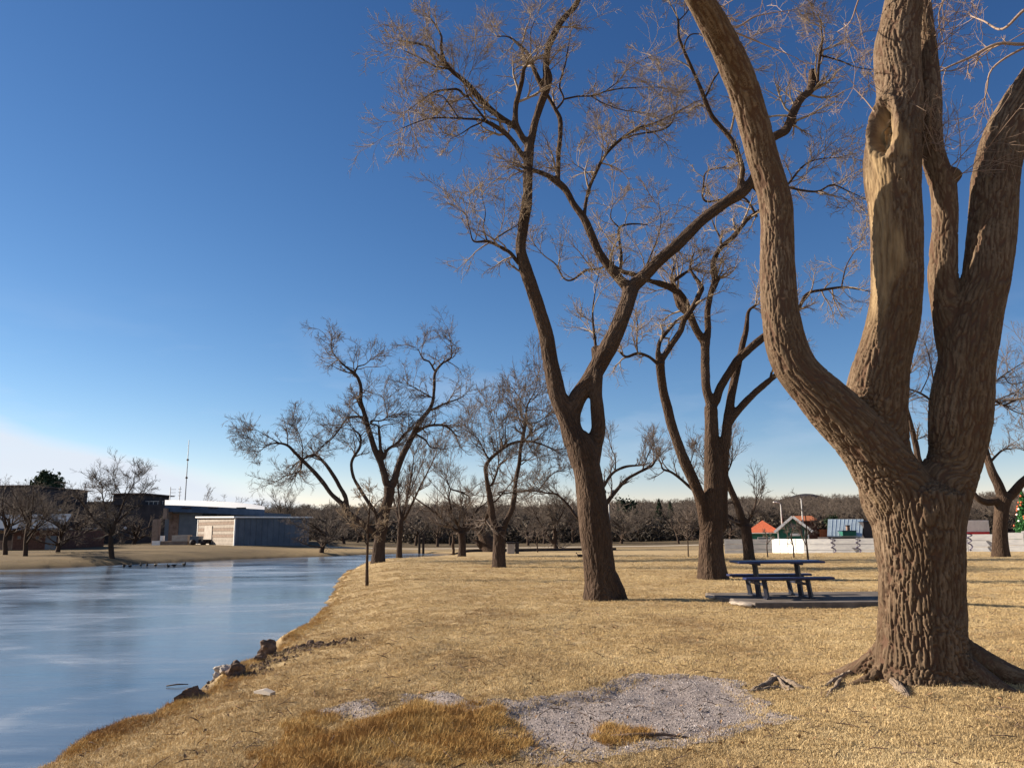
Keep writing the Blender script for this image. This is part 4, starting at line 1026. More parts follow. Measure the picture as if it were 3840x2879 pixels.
# ---- tree 3: right of centre, behind the table
T3 = [
 {'c': 'D', 'p': [(1036, 1410, 140), (1034, 1380, 130), (1028, 1300, 112), (1027, 1200, 104), (1032, 1100, 92), (1036, 1000, 86), (1036, 900, 80), (1030, 800, 68), (1028, 700, 60), (1025, 620, 58)]},
 {'d': -1.2, 'c': 'D', 'p': [(1005, 1150, 62), (985, 1050, 52), (952, 960, 50), (915, 880, 48), (880, 790, 45), (850, 700, 44), (830, 620, 42), (812, 540, 40), (801, 460, 40), (800, 420, 44)]},
 {'d': .5, 'c': 'D', 'p': [(1070, 1150, 55), (1070, 1050, 58), (1072, 950, 58), (1078, 850, 54), (1092, 760, 46), (1100, 680, 42), (1112, 600, 38), (1130, 500, 36), (1150, 420, 30), (1165, 350, 28), (1182, 280, 24), (1192, 200, 15), (1225, 170, 8)]},
 {'c': 'D', 'p': [(1022, 600, 45), (1005, 540, 40), (1000, 450, 40), (1000, 380, 38), (1000, 335, 44)]},
 {'c': 'D', 'd': .6, 'p': [(1045, 600, 40), (1065, 540, 36), (1100, 480, 36), (1140, 420, 36), (1190, 370, 36), (1250, 320, 34), (1310, 270, 28), (1380, 200, 16)]},
 {'c': 'D', 'p': [(1100, 700, 38), (1132, 655, 35), (1170, 610, 33), (1220, 560, 30), (1278, 510, 27), (1320, 480, 20), (1380, 440, 10)]},
 {'c': 'D', 'p': [(1290, 500, 14), (1295, 468, 10)]},
 {'c': 'D', 'd': -1.0, 'p': [(995, 330, 40), (960, 280, 34), (930, 210, 36), (900, 140, 35), (860, 100, 32), (800, 75, 28), (760, 65, 24), (700, 40, 22), (630, 20, 20), (580, -10, 16)]},
 {'c': 'D', 'd': .9, 'p': [(1003, 330, 38), (1012, 280, 30), (1010, 200, 28), (1025, 120, 28), (1045, 60, 32), (1035, 0, 26), (1043, -40, 26), (1070, -85, 24), (1120, -128, 22), (1155, -170, 20), (1200, -220, 18), (1260, -260, 15)]},
 {'c': 'D', 'p': [(1050, 62, 26), (1060, 50, 24)]},
 {'c': 'D', 'p': [(792, 420, 26), (790, 380, 24), (800, 330, 18), (830, 290, 16), (872, 240, 12)]},
 {'c': 'D', 'd': .8, 'p': [(810, 410, 28), (850, 345, 29), (890, 285, 28), (905, 240, 26), (940, 190, 25), (975, 120, 24), (985, 90, 22), (950, 40, 14), (932, 0, 10), (950, -60, 5)]},
 {'c': 'D', 'd': -.8, 'p': [(788, 430, 16), (750, 400, 13), (700, 385, 14), (650, 400, 12), (622, 380, 8)]},
 {'c': 'D', 'p': [(700, 385, 8), (695, 330, 7), (700, 260, 5), (690, 200, 3)]},
 {'c': 'D', 'p': [(900, 140, 20), (880, 110, 16), (862, 70, 12), (900, 40, 9), (940, 8, 5)]},
 {'c': 'D', 'p': [(930, 210, 28), (885, 180, 24), (870, 140, 18), (850, 60, 12), (860, 0, 7)]},
 {'c': 'C', 'p': [(1240, 1360, 14), (1170, 1392, 12), (1100, 1402, 14), (1030, 1450, 11), (985, 1440, 9), (945, 1370, 8), (880, 1320, 5), (830, 1260, 3)]},
 {'c': 'C', 'p': [(1280, 1390, 18), (1285, 1330, 15), (1275, 1250, 14), (1275, 1180, 13), (1340, 1160, 9), (1420, 1165, 5)]},
 {'c': 'C', 'p': [(1400, 1430, 12), (1430, 1340, 9), (1470, 1240, 7), (1490, 1150, 5), (1480, 1060, 3)]},
 {'c': 'C', 'p': [(1275, 1180, 9), (1230, 1130, 6), (1240, 1060, 4)]},
 {'c': 'C', 'p': [(1540, 1490, 12), (1570, 1440, 10), (1640, 1395, 7), (1700, 1360, 4)]},
 {'c': 'C', 'p': [(1800, 1290, 11), (1800, 1240, 10), (1770, 1180, 8), (1750, 1130, 5)]},
 {'c': 'A', 'p': [(500, 930, 12), (440, 850, 9), (285, 870, 9), (275, 790, 8), (290, 740, 6), (370, 720, 4)]},
 {'c': 'A', 'd': 1.0, 'p': [(600, 1420, 20), (680, 1340, 16), (720, 1270, 13), (800, 1250, 12), (880, 1240, 10), (950, 1250, 6), (1000, 1260, 4)]},
 {'c': 'A', 'p': [(870, 1240, 7), (890, 1150, 5), (930, 1080, 4)]},
]
make_tree('slender_forked_tree', 'tall bare tree with three rising stems just behind and left of the picnic table', None, (2672, 2175), T3, 33, 0.036, .42, 'bark_mid', 'twig',
          dict(rmax=.11, spacing=.32, L1=1.15, n2=8, n3=6, up=.06, tipr=.0042, curl=.30), wob=.012)

# ---- tree 4
T4 = [
 [(648, 1560, 110), (648, 1530, 92), (648, 1450, 86), (650, 1350, 82), (650, 1290, 88)],
 {'d': -.8, 'p': [(625, 1270, 50), (605, 1200, 46), (594, 1120, 43), (580, 1030, 36), (565, 930, 30), (562, 870, 30), (590, 822, 24), (650, 770, 22), (720, 725, 20), (800, 705, 18), (870, 710, 14), (940, 730, 10), (1000, 760, 6)]},
 {'d': .9, 'p': [(675, 1280, 42), (700, 1220, 36), (732, 1150, 36), (750, 1050, 32), (760, 950, 30), (780, 850, 28), (790, 750, 26), (810, 650, 26), (826, 560, 20), (830, 480, 12), (880, 380, 6), (900, 300, 4)]},
 [(580, 820, 11), (548, 765, 9), (510, 690, 6), (450, 640, 4)],
 [(600, 990, 16), (630, 920, 14), (650, 860, 13), (710, 815, 7)],
 [(830, 590, 12), (900, 580, 8), (980, 530, 5)],
 [(620, 1100, 12), (680, 1035, 8), (740, 960, 6)],
 [(645, 860, 8), (640, 740, 6), (620, 620, 4), (590, 520, 3)], [(700, 740, 8), (690, 640, 6), (700, 540, 4), (730, 440, 3)], [(860, 710, 8), (865, 640, 8), (860, 600, 5)],
 [(790, 860, 8), (830, 830, 6), (880, 800, 3)], [(595, 1130, 30), (565, 1200, 22), (560, 1230, 18)], [(815, 640, 10), (780, 560, 8), (760, 480, 5), (790, 380, 3)],
 [(640, 1040, 8), (700, 1045, 8), (780, 1035, 7), (850, 1020, 5)],
]
make_tree('spreading_tree', 'medium bare tree with a bent-over limb, left of the big forked tree', 'F', (1872, 2128), T4, 44, 0.04, .25, 'bark_far', 'twig_far',
          dict(rmax=.11, spacing=.20, L1=1.35, n2=9, n3=7, up=.08, tipr=.005, curl=.28), wob=.01)
# ---- tree 5: by the water
T5 = [
 [(942, 1530, 100), (942, 1500, 86), (948, 1400, 74), (965, 1300, 70), (980, 1200, 66), (1008, 1100, 66), (1012, 1040, 70)],
 {'d': -1.0, 'p': [(992, 1010, 45), (978, 950, 44), (955, 880, 40), (920, 800, 38), (895, 720, 34), (872, 640, 32), (850, 560, 28), (832, 500, 26), (835, 430, 24), (825, 380, 22), (795, 330, 18), (740, 290, 12), (690, 240, 10), (655, 190, 8), (648, 120, 4)]},
 {'d': 1.2, 'p': [(1035, 1020, 46), (1060, 930, 42), (1090, 850, 40), (1130, 770, 38), (1165, 700, 34), (1200, 630, 30), (1250, 570, 26), (1280, 510, 22), (1290, 420, 20), (1295, 330, 18), (1340, 270, 14), (1390, 240, 12), (1400, 190, 8), (1388, 120, 4)]},
 {'d': -1.5, 'p': [(925, 1320, 44), (840, 1260, 40), (760, 1200, 36), (715, 1140, 31), (650, 1080, 28), (600, 1010, 28), (540, 940, 26), (480, 880, 24), (430, 830, 20), (380, 780, 16), (320, 765, 12), (260, 775, 8), (200, 820, 4)]},
 {'d': .5, 'p': [(752, 1190, 30), (738, 1100, 28), (700, 1030, 26), (660, 960, 24), (610, 890, 22), (550, 840, 19), (490, 855, 14), (420, 900, 9), (400, 930, 6)]},
 {'d': -.8, 'p': [(940, 1290, 24), (925, 1200, 22), (880, 1130, 24), (830, 1050, 22), (790, 980, 20), (775, 900, 18), (790, 850, 18), (828, 790, 16), (830, 720, 14), (790, 680, 8), (750, 640, 5)]},
 [(798, 325, 12), (815, 290, 9), (860, 275, 7), (900, 240, 4)], [(835, 545, 16), (810, 490, 14)], [(855, 605, 16), (800, 600, 14), (745, 615, 12), (700, 680, 10), (640, 750, 8), (560, 800, 4)],
 [(960, 850, 22), (955, 780, 20), (948, 700, 17), (938, 655, 11), (880, 645, 8)], [(1290, 310, 13), (1260, 260, 10), (1222, 242, 10), (1190, 180, 4)],
 [(1270, 560, 14), (1350, 522, 12), (1440, 490, 8), (1490, 460, 4)], [(1282, 485, 9), (1220, 450, 8), (1130, 400, 5)], {'d': 1.2, 'p': [(1175, 700, 20), (1240, 662, 17), (1310, 652, 16), (1370, 662, 14), (1425, 715, 8)]},
 [(1170, 705, 14), (1235, 745, 11), (1270, 790, 9), (1350, 800, 4)], {'d': -.5, 'p': [(975, 860, 22), (1000, 805, 20), (1060, 765, 20), (1108, 705, 18), (1130, 690, 10)]},
 [(900, 625, 10), (960, 625, 9), (1010, 598, 8), (1080, 585, 6), (1200, 592, 3)], [(1000, 605, 8), (992, 560, 6), (970, 480, 4), (900, 450, 3)], [(465, 880, 14), (460, 930, 12), (430, 950, 10), (380, 962, 6), (300, 1005, 3)],
 [(540, 845, 9), (600, 780, 7), (660, 720, 4)], [(470, 875, 8), (470, 780, 7), (440, 680, 4)], [(330, 765, 7), (250, 720, 6), (180, 680, 3)], [(380, 780, 7), (380, 700, 5), (420, 640, 3)], [(260, 780, 5), (200, 770, 4), (140, 730, 3)],
]
make_tree('lakeside_tree', 'bare spreading tree at the water edge, leaning its low limbs over the ice', 'E', (1418, 2110), T5, 55, 0.045, .32, 'bark_far', 'twig_far',
          dict(rmax=.12, spacing=.22, L1=1.35, n2=8, n3=6, up=.05, tipr=.0055, curl=.30), wob=.01)
# ---- tree 6, 7
T6 = [[(1072, 1500, 52), (1072, 1480, 42), (1075, 1380, 33), (1080, 1290, 36), (1082, 1240, 34)], [(1075, 1200, 20), (1070, 1110, 14), (1065, 1000, 9), (1072, 880, 5), (1080, 800, 3)], [(1092, 1220, 22), (1120, 1110, 15), (1150, 960, 10), (1165, 830, 5)],
      [(1105, 1230, 20), (1160, 1125, 14), (1210, 1020, 10), (1262, 920, 7), (1300, 840, 4)], [(1070, 1240, 14), (1040, 1120, 9), (1020, 1000, 6), (990, 900, 3)], [(1120, 1110, 7), (1170, 1000, 6), (1230, 860, 3)]]
make_tree('slim_tree', 'slim bare tree with fanned stems right behind the lakeside tree', 'E', (1496, 2092), T6, 66, 0.05, .2, 'bark_far', 'twig_far',
          dict(rmax=.16, spacing=.30, L1=1.3, n2=7, n3=6, up=.14, tipr=.006, curl=.16, ang=(.25, .8)), rmin_mul=1.3)
T7 = [[(405, 1485, 70), (405, 1460, 56), (408, 1380, 48), (402, 1300, 52)], [(370, 1290, 22), (300, 1235, 17), (240, 1180, 15), (170, 1130, 13), (90, 1070, 8), (50, 1040, 4)], [(400, 1290, 22), (350, 1200, 16), (330, 1130, 14), (320, 1060, 10), (330, 1020, 8), (300, 950, 5)],
      [(410, 1290, 24), (425, 1200, 18), (400, 1140, 14)], {'d': 1.0, 'p': [(425, 1290, 22), (480, 1190, 15), (520, 1140, 12), (560, 1110, 8), (600, 1060, 4)]}, [(335, 1020, 10), (400, 1040, 10), (450, 1065, 9), (455, 1100, 9), (430, 1130, 8), (440, 1150, 6)], [(440, 1285, 16), (500, 1240, 12), (560, 1200, 8)]]
make_tree('twisted_tree', 'bare tree with twisted low limbs, between the slim tree and the spreading tree', 'F', (1732, 2086), T7, 77, 0.055, .28, 'bark_far', 'twig_far',
          dict(rmax=.18, spacing=.30, L1=1.9, n2=8, n3=6, up=.13, tipr=.0065, curl=.25), rmin_mul=1.3)
T8 = [[(600, 1420, 130), (570, 1370, 100), (545, 1320, 70), (510, 1280, 48), (470, 1250, 40), (445, 1205, 32), (430, 1160, 24), (385, 1132, 14), (345, 1100, 8)], [(560, 1400, 60), (520, 1380, 40), (500, 1350, 14)]]
make_tree('leaning_tree', 'pale curved bare trunk leaning left behind the spreading tree', 'F', (1850, 2068), T8, 88, 0.05, .4, 'bark_mid', 'twig_far', dict(rmax=.16, spacing=.4, L1=1.0, n2=5, n3=5, up=.05, tipr=.006), rmin_mul=1.3)
T9 = [[(1022, 1435, 46), (1022, 1415, 34), (1015, 1340, 28), (1012, 1280, 24)], [(1000, 1370, 18), (950, 1295, 15), (905, 1220, 9), (870, 1150, 5)], [(1008, 1270, 16), (990, 1200, 10), (980, 1120, 5)], [(1015, 1270, 16), (1050, 1200, 10), (1080, 1140, 5)], [(1012, 1260, 12), (1020, 1160, 8), (1010, 1090, 4)], [(1030, 1300, 9), (1090, 1250, 6), (1130, 1210, 3)]]
make_tree('round_crowned_tree', 'small bare tree with a pale trunk and rounded crown, left of the big forked trunk', 'F', (2084, 2062), T9, 99, 0.06, .2, 'bark_far', 'wood_far', dict(rmax=.2, spacing=.22, L1=1.5, n2=9, n3=7, up=.06, tipr=.0065), rmin_mul=1.2)
# hidden trunk behind the forked tree: its arms reach out on both sides
TH = [[(505, 1330, 60), (505, 1300, 48), (508, 1200, 44), (515, 1120, 42), (530, 1080, 38)], {'d': 1.0, 'p': [(545, 1070, 24), (600, 1000, 18), (650, 945, 16), (700, 915, 14), (750, 890, 14), (768, 878, 10), (790, 840, 6)]}, [(525, 1020, 22), (555, 965, 16), (590, 915, 14), (645, 888, 12), (700, 882, 8)],
      {'d': -.5, 'p': [(500, 1120, 20), (455, 1130, 14), (420, 1100, 11), (385, 1050, 10), (340, 1010, 9), (300, 1005, 8), (240, 995, 7), (180, 1000, 5)]}, [(260, 995, 6), (300, 940, 5), (350, 900, 3)], [(600, 910, 7), (600, 850, 5), (580, 800, 3)], [(720, 905, 7), (740, 850, 5), (760, 800, 3)]]
make_tree('half_hidden_tree', 'bare tree hidden behind the big forked trunk, thin arms showing on both sides', 'D', (2226, 2095), TH, 111, 0.05, .2, 'bark_far', 'twig_far', dict(rmax=.14, spacing=.34, L1=1.15, n2=7, n3=6, up=.13, tipr=.0055, curl=.16, ang=(.3, .8)), rmin_mul=1.3)
T10 = [[(1198, 1320, 62), (1196, 1298, 50), (1188, 1220, 47), (1178, 1150, 50)], {'d': -.5, 'p': [(1160, 1110, 36), (1140, 1050, 32), (1110, 980, 28), (1090, 920, 22), (1075, 860, 14), (1060, 800, 7)]}, [(1150, 1140, 24), (1090, 1100, 21), (1060, 1080, 20), (1010, 1040, 16), (940, 985, 14), (895, 945, 12), (850, 912, 11), (812, 898, 9), (805, 870, 5)],
       [(1190, 1130, 16), (1215, 1080, 10), (1230, 1020, 5)], [(940, 985, 8), (930, 900, 6), (950, 820, 3)], [(1090, 930, 7), (1120, 860, 5), (1110, 800, 3)], [(1100, 1050, 8), (1060, 1020, 6), (1020, 960, 4), (980, 830, 3)]]
make_tree('fence_tree', 'short bare tree in front of the white fence beside the green hut', 'D', (2811, 2100), T10, 122, 0.05, .25, 'bark_far', 'twig_far', dict(rmax=.16, spacing=.32, L1=1.2, n2=7, n3=6, up=.12, tipr=.0055, curl=.16, ang=(.3, .9)), rmin_mul=1.3)
T11 = [[(1560, 930, 90), (1558, 900, 70), (1555, 800, 58), (1562, 700, 58), (1572, 655, 64)], {'d': -.4, 'p': [(1540, 665, 36), (1500, 672, 30), (1460, 655, 26), (1432, 622, 22), (1402, 565, 14), (1380, 520, 8)]}, {'d': .6, 'p': [(1560, 630, 44), (1545, 590, 40), (1520, 540, 36), (1498, 470, 28), (1490, 400, 14), (1492, 340, 7)]},
       {'d': -.6, 'p': [(1590, 650, 40), (1612, 630, 40), (1645, 590, 36), (1685, 550, 30), (1720, 480, 22), (1740, 400, 12)]}, [(1510, 500, 12), (1560, 450, 8), (1600, 440, 4)], [(1500, 470, 10), (1460, 440, 6)], [(1700, 520, 12), (1680, 450, 8), (1700, 380, 4)]]
make_tree('right_edge_tree', 'bare tree with a bent-down arm at the right edge, in front of the white fence', 'B', (3748, 2088), T11, 133, 0.045, .3, 'bark_mid', 'twig_far', dict(rmax=.14, spacing=.34, L1=1.0, n2=7, n3=6, up=.10, tipr=.005, curl=.2), rmin_mul=1.4)
T12 = [[(1250, 900, 80), (1245, 800, 70), (1235, 650, 50), (1225, 560, 36)], {'d': -.3, 'p': [(1215, 520, 30), (1200, 480, 27), (1190, 420, 26), (1165, 320, 21), (1148, 250, 16), (1140, 180, 10), (1180, 80, 5)]},
       {'d': .5, 'p': [(1240, 640, 28), (1300, 520, 24), (1290, 350, 18), (1262, 245, 11), (1210, 200, 9), (1150, 180, 6)]}, {'d': 1.0, 'p': [(1240, 620, 30), (1340, 480, 28), (1420, 330, 20), (1480, 240, 14), (1510, 222, 11), (1542, 238, 10), (1572, 252, 9), (1620, 230, 8), (1670, 222, 5)]},
       [(1480, 240, 9), (1500, 180, 8), (1560, 130, 6), (1620, 90, 4), (1700, 40, 3)], [(1210, 200, 6), (1240, 140, 4), (1260, 60, 3)], [(1572, 252, 6), (1620, 280, 5), (1680, 300, 3)], [(1290, 350, 8), (1260, 100, 6), (1230, -20, 3)], [(1600, 160, 5), (1660, 150, 4), (1720, 120, 3)]]
make_tree('tree_behind_near_trunk', 'bare tree mostly hidden behind the huge near trunk, seen between its limbs', 'B', (3480, 2098), T12, 144, 0.05, .3, 'bark_far', 'twig_far', dict(rmax=.16, spacing=.32, L1=1.6, n2=8, n3=6, up=.04, tipr=.0055, curl=.2), rmin_mul=1.3)
T15 = [[(1165, 1400, 70), (1160, 1360, 54), (1150, 1250, 55), (1150, 1150, 52)], {'d': -.8, 'p': [(1130, 1100, 32), (1050, 1030, 26), (960, 940, 22), (900, 850, 18), (820, 750, 14), (750, 700, 8)]}, [(1170, 1080, 46), (1190, 990, 32), (1240, 900, 22), (1290, 760, 15), (1380, 600, 9), (1380, 540, 4)],
       [(1150, 1060, 30), (1120, 930, 20), (1090, 830, 15), (1062, 720, 13), (1055, 600, 10), (1020, 560, 4)], [(1200, 1000, 20), (1330, 880, 13), (1440, 800, 8), (1480, 700, 4)], [(1290, 760, 9), (1220, 640, 7), (1180, 560, 4)], [(1380, 600, 6), (1440, 560, 4)], [(1060, 700, 8), (1000, 640, 6), (950, 620, 4)], [(1100, 850, 9), (1160, 720, 7), (1130, 620, 4)]]
make_tree('far_shore_tree', 'bare tree standing alone on the far shore in front of the long dark building', 'G', (421, 2096), T15, 155, 0.055, .2, 'bark_far', 'wood_far', dict(rmax=.2, spacing=.24, L1=1.3, n2=8, n3=6, up=.05, tipr=.006, curl=.3), rmin_mul=1.2)

# ---- generic bare trees for the far bank and the woods
def generic(seed, h=7.0, spread=0.5, n=(9, 6, 7, 6), trunk=.22, up=.10, tipr=.008, low=.30):
    rng = np.random.default_rng(seed)
    K = 7; P = np.zeros((1, K, 3)); P[0, :, 2] = np.linspace(-0.2, h*0.50, K); P[0, :, :2] = np.cumsum(rng.normal(0, .12, (K, 2)), 0)*np.linspace(0, 1, K)[:, None]
    R = np.linspace(trunk, trunk*.5, K)[None]
    i = np.repeat(0, n[0]); t = low+(1-low)*rng.random(n[0]); x = t*(K-1)/1.0; k = np.minimum(x.astype(int), K-2); f = (x-k)[:, None]
    pos = P[0, k]*(1-f)+P[0, k+1]*f
    P1, R1 = shoots(pos, np.tile([0, 0, 1.0], (n[0], 1)), np.full(n[0], trunk*.45), h*rng.uniform(.42, .66, n[0]), 8, (spread, spread+.6), up, .22, rng, tipr*2)
    P2, R2 = children(P1, R1, n[1], .55, 6, (.4, 1.0), up, .25, rng, .25, .55, tipr*1.5, tipr*1.5)
    P3, R3 = children(P2, R2, n[2], .5, 4, (.4, 1.0), up, .25, rng, .2, .6, tipr, tipr)
    P4, R4 = children(P3, R3, n[3], .55, 2, (.3, .9), up*.5, .25, rng, .2, .7, tipr*.7, tipr*.9)
    return [(P, R, 8), (P1, R1, 5)], [(P2, R2, 3), (P3, R3, 3), (P4, R4, 3)]
def gmeshes(seed, **k):
    a, b_ = generic(seed, **k); out = []
    for nm, g, mt in (('trunk', a, MAT['bark_far']), ('crown', b_, MAT['wood_far'])):
        Vs = []; Fs = []; c = 0
        for P, R, sd in g:
            V, F4, F3 = tubes(P, R, sd); Vs.append(V); Fs.append(F4+c); c += len(V)
        me = np_mesh(nm, np.concatenate(Vs), np.concatenate(Fs)); me.materials.append(mt); out.append(me)
    return out
GEN = [gmeshes(301), gmeshes(302, spread=.7, h=6.4), gmeshes(303, spread=.35, up=.18), gmeshes(304, h=7.5, n=(11, 7, 7, 5)), gmeshes(305, spread=.8, h=5.5, low=.15, n=(12, 7, 7, 5))]
rw = np.random.default_rng(12)
def wood_tree(x, y, s, v, name, label, group=None, sz=None):
    t = empty(name, (x, y, tz(x, y)), label, 'tree', group, rw.uniform(0, 6.28)); t.scale = (s, s, s if sz is None else sz)
    for nm, me in zip(('trunk', 'crown'), GEN[v]):
        c = link(nm, me, None, t)
        if nm == 'crown': c['kind'] = 'stuff'
    return t
def px_tree(px, py, top, v, name, label, group=None, H=7.0, wide=1.0, Y=None):
    p = hit(px, py) if Y is None else None
    if Y is not None: q = at(px, py, Y); p = np.array([q[0], Y, tz(q[0], Y)])
    Ht = at(px, top, p[1])[2]-p[2]; s = Ht/(H*0.98)
    return wood_tree(p[0], p[1], s*wide, v, name, label, group, s)
px_tree(1205, 2072, 1905, 4, 'bushy_tree', 'low bushy bare tree in front of the grey shed at the far shore', H=5.4, wide=1.5)
px_tree(95, 2085, 1800, 3, 'dark_shore_tree', 'dense bare tree over the low blue-roofed house at the far left')
px_tree(20, 2080, 1790, 1, 'dark_shore_tree', 'bare tree cut by the left edge of the picture, over the low house')
px_tree(215, 2070, 1850, 4, 'dark_shore_tree', 'low dark bare tree between the low house and the lone far-shore tree', H=5.4)
px_tree(60, 2060, 1850, 4, 'dark_shore_tree', 'low dense bare tree directly behind the blue-roofed house', H=5.4, wide=1.3, Y=90)
px_tree(140, 2060, 1840, 3, 'dark_shore_tree', 'dense bare tree under the dark evergreen at the far left', wide=1.3, Y=92)
px_tree(300, 2060, 1885, 4, 'dark_shore_tree', 'low bare tree close behind the left arm of the lone far-shore tree', H=5.4, wide=1.3, Y=88)
px_tree(500, 2050, 1905, 4, 'dark_shore_tree', 'low bare bush-like tree before the long dark building, left of the tan pillar', H=5.4, wide=1.4, Y=93)
px_tree(805, 2040, 1818, 1, 'roofline_tree', 'bare crown rising behind the white curved roof', Y=120)
px_tree(1060, 2045, 1835, 2, 'roofline_tree', 'thin bare crown rising right of the white roof end', Y=118)
# trees one can tell apart along the edge of the woods
WL = 'bare grey-brown tree at the edge of the distant woods'
WG = 'bare trees along the edge of the distant woods'
edge = [(1640, 2040, 1900), (1980, 2035, 1900), (2040, 2040, 1905), (2150, 2035, 1900), (2330, 2035, 1905), (2400, 2045, 1925), (2430, 2030, 1900), (2545, 2042, 1915), (2600, 2030, 1890), (2740, 2040, 1900),
        (2900, 2020, 1885), (3080, 2020, 1880), (3130, 2030, 1890), (3250, 2030, 1885), (1290, 2050, 1900), (1340, 2045, 1915), (1560, 2040, 1890), (1110, 2048, 1905), (3640, 2010, 1880), (3560, 2010, 1870), (3790, 2000, 1880), (1690, 2045, 1905), (1790, 2040, 1890), (1900, 2045, 1915), (2850, 2030, 1895), (2680, 2035, 1905), (3290, 2020, 1880)]
WLS = ['between the slim tree and the twisted tree', 'just right of the spreading tree', 'left neighbour of the round crowned tree', 'showing close left of the big forked trunk', 'beside the floodlight pole',
       'right of the floodlight pole, the taller of two', 'midway between forked trunk and three-stemmed tree', 'directly left of the three-stemmed trunk', 'behind the left stem of the three-stemmed tree', 'behind the fence tree',
       'behind the orange pyramid roof', 'between rust roof and tin roof', 'above the left half of the tin roof', 'above the right half of the tin roof', 'nearest to the bushy tree on its right', 'between bushy tree and sapling',
       'left of the two dark posts', 'between grey shed and bushy tree', 'above the red-edged stall', 'close right of the huge near trunk', 'by the decorated spruce', 'behind the twisted tree', 'behind the leaning pale trunk',
       'above the litter bin', 'left of the orange pyramid roof', 'right beside the three-stemmed trunk', 'touching the left side of the huge near trunk']
for i, (x, y, tp_) in enumerate(edge):
    px_tree(x, y, tp_, i % 5, 'wood_edge_tree', 'small wood-edge tree, '+WLS[i], WG, Y=rw.uniform(92, 125), wide=1.25, H=(5.4 if i % 5 == 4 else 7))
# the wood on the rise
def gen_src(i):
    a, b_ = generic(400+i, h=7, n=(9, 6, 6, 4), tipr=.016, spread=.5, low=.12); Vs = []; Fs = []; c = 0
    for P, R, sd in a+b_:
        V, F4, F3 = tubes(P, R, sd); Vs.append(V); Fs.append(F4+c); c += len(V)
    return src('wood_tree', np.concatenate(Vs), np.concatenate(Fs), MAT['wood_far'], True)
hs_ = [gen_src(i) for i in range(5)]
n_ = 7000; q = np.stack([rw.uniform(-330, 330, n_), rw.uniform(118, 470, n_)], 1)
q = q[np.abs(q[:, 0]) < q[:, 1]*0.8+20]
q = q[~((q[:, 0] < -22) & (q[:, 1] < 150))]
s_ = rw.uniform(.7, 1.1, len(q))*(0.80+0.0008*q[:, 1])
scatter('far_wood', np.column_stack([q, terrain(q, False)-.2]), np.column_stack([np.zeros((len(q), 2)), rw.uniform(0, 6.28, len(q))]), np.column_stack([s_*1.15, s_*1.15, s_]), hs_,
        label='far bare wood covering the low ridge along the horizon', cat='wood')
# evergreens: a trunk and a crown of many small needle clumps
ev_m = grass_mat('evergreen_needles', [(0.012, 0.022, 0.014), (0.03, 0.048, 0.026), (0.055, 0.075, 0.038)], .8)
def evergreen(px, py, top, w_px, name, label, Y=None, shape='round', seed=1, n_=2600, group=None, base_frac=0.15):
    p = hit(px, py) if Y is None else at(px, py, Y); p[2] = tz(p[0], p[1]); H = at(px, top, p[1])[2]-p[2]; Wd = w_px/FPX*p[1]
    rng = np.random.default_rng(seed); t = empty(name, p, label, 'tree', group)
    mb = MB(); mb.tube([(0, 0, -.2), (.05, 0, H*.5), (0, 0, H*.92)], [H*.022, H*.014, H*.004], 7); mb.build('trunk', MAT['bark_far'], t, True)
    if shape == 'cone':
        u = rng.random(n_)**.6; z = H*(1-u*(1-base_frac)); rad = Wd/2*(0.06+u)*np.sqrt(rng.uniform(.25, 1, n_))*(1+.18*np.sin(z*9)); a = rng.uniform(0, 6.28, n_)
        c = np.stack([rad*np.cos(a), rad*np.sin(a), z], 1)
    else:
        nb = 16; bc = vnorm(rng.normal(size=(nb, 3)))*rng.uniform(.35, .95, (nb, 1)); bc = np.vstack([bc, [[0, 0, .5], [0, 0, -.2]]])
        k = rng.integers(0, len(bc), n_); c = bc[k]*np.array([Wd*.40, Wd*.40, H*(1-base_frac)*.43])+rng.normal(size=(n_, 3))*np.array([Wd, Wd, H*(1-base_frac)])*.075+np.array([0, 0, H*(1-(1-base_frac)*.5)])
    s = Wd*.045*rng.uniform(.6, 1.3, n_); d1 = vnorm(rng.normal(size=(n_, 3)))*s[:, None]; d2 = vnorm(np.cross(d1, rng.normal(size=(n_, 3))))*s[:, None]*.6
    V = np.stack([c-d1, c-d2, c+d1, c+d2], 1).reshape(-1, 3); F = np.arange(n_*4).reshape(-1, 4)
    me = np_mesh('crown', V, F, False); link('crown', me, ev_m, t, kind='stuff'); return t
evergreen(158, 2040, 1757, 165, 'evergreen_tree', 'dark evergreen with a rounded top behind the buildings at the far left', Y=112, seed=3, base_frac=.25, n_=7000)
evergreen(2345, 2040, 1862, 110, 'evergreen_tree', 'dark evergreen rising out of the far wood right of the big forked trunk', Y=150, seed=4)
evergreen(2478, 2040, 1868, 60, 'evergreen_tree', 'narrow dark evergreen in the wood left of the three-stemmed tree', Y=130, seed=5, shape='cone')
evergreen(2520, 2040, 1875, 50, 'evergreen_tree', 'dark narrow evergreen seen close against the three-stemmed tree', Y=135, seed=6, shape='cone')
evergreen(3135, 2030, 1915, 75, 'evergreen_tree', 'low dark evergreen above the white roof', Y=95, seed=7)
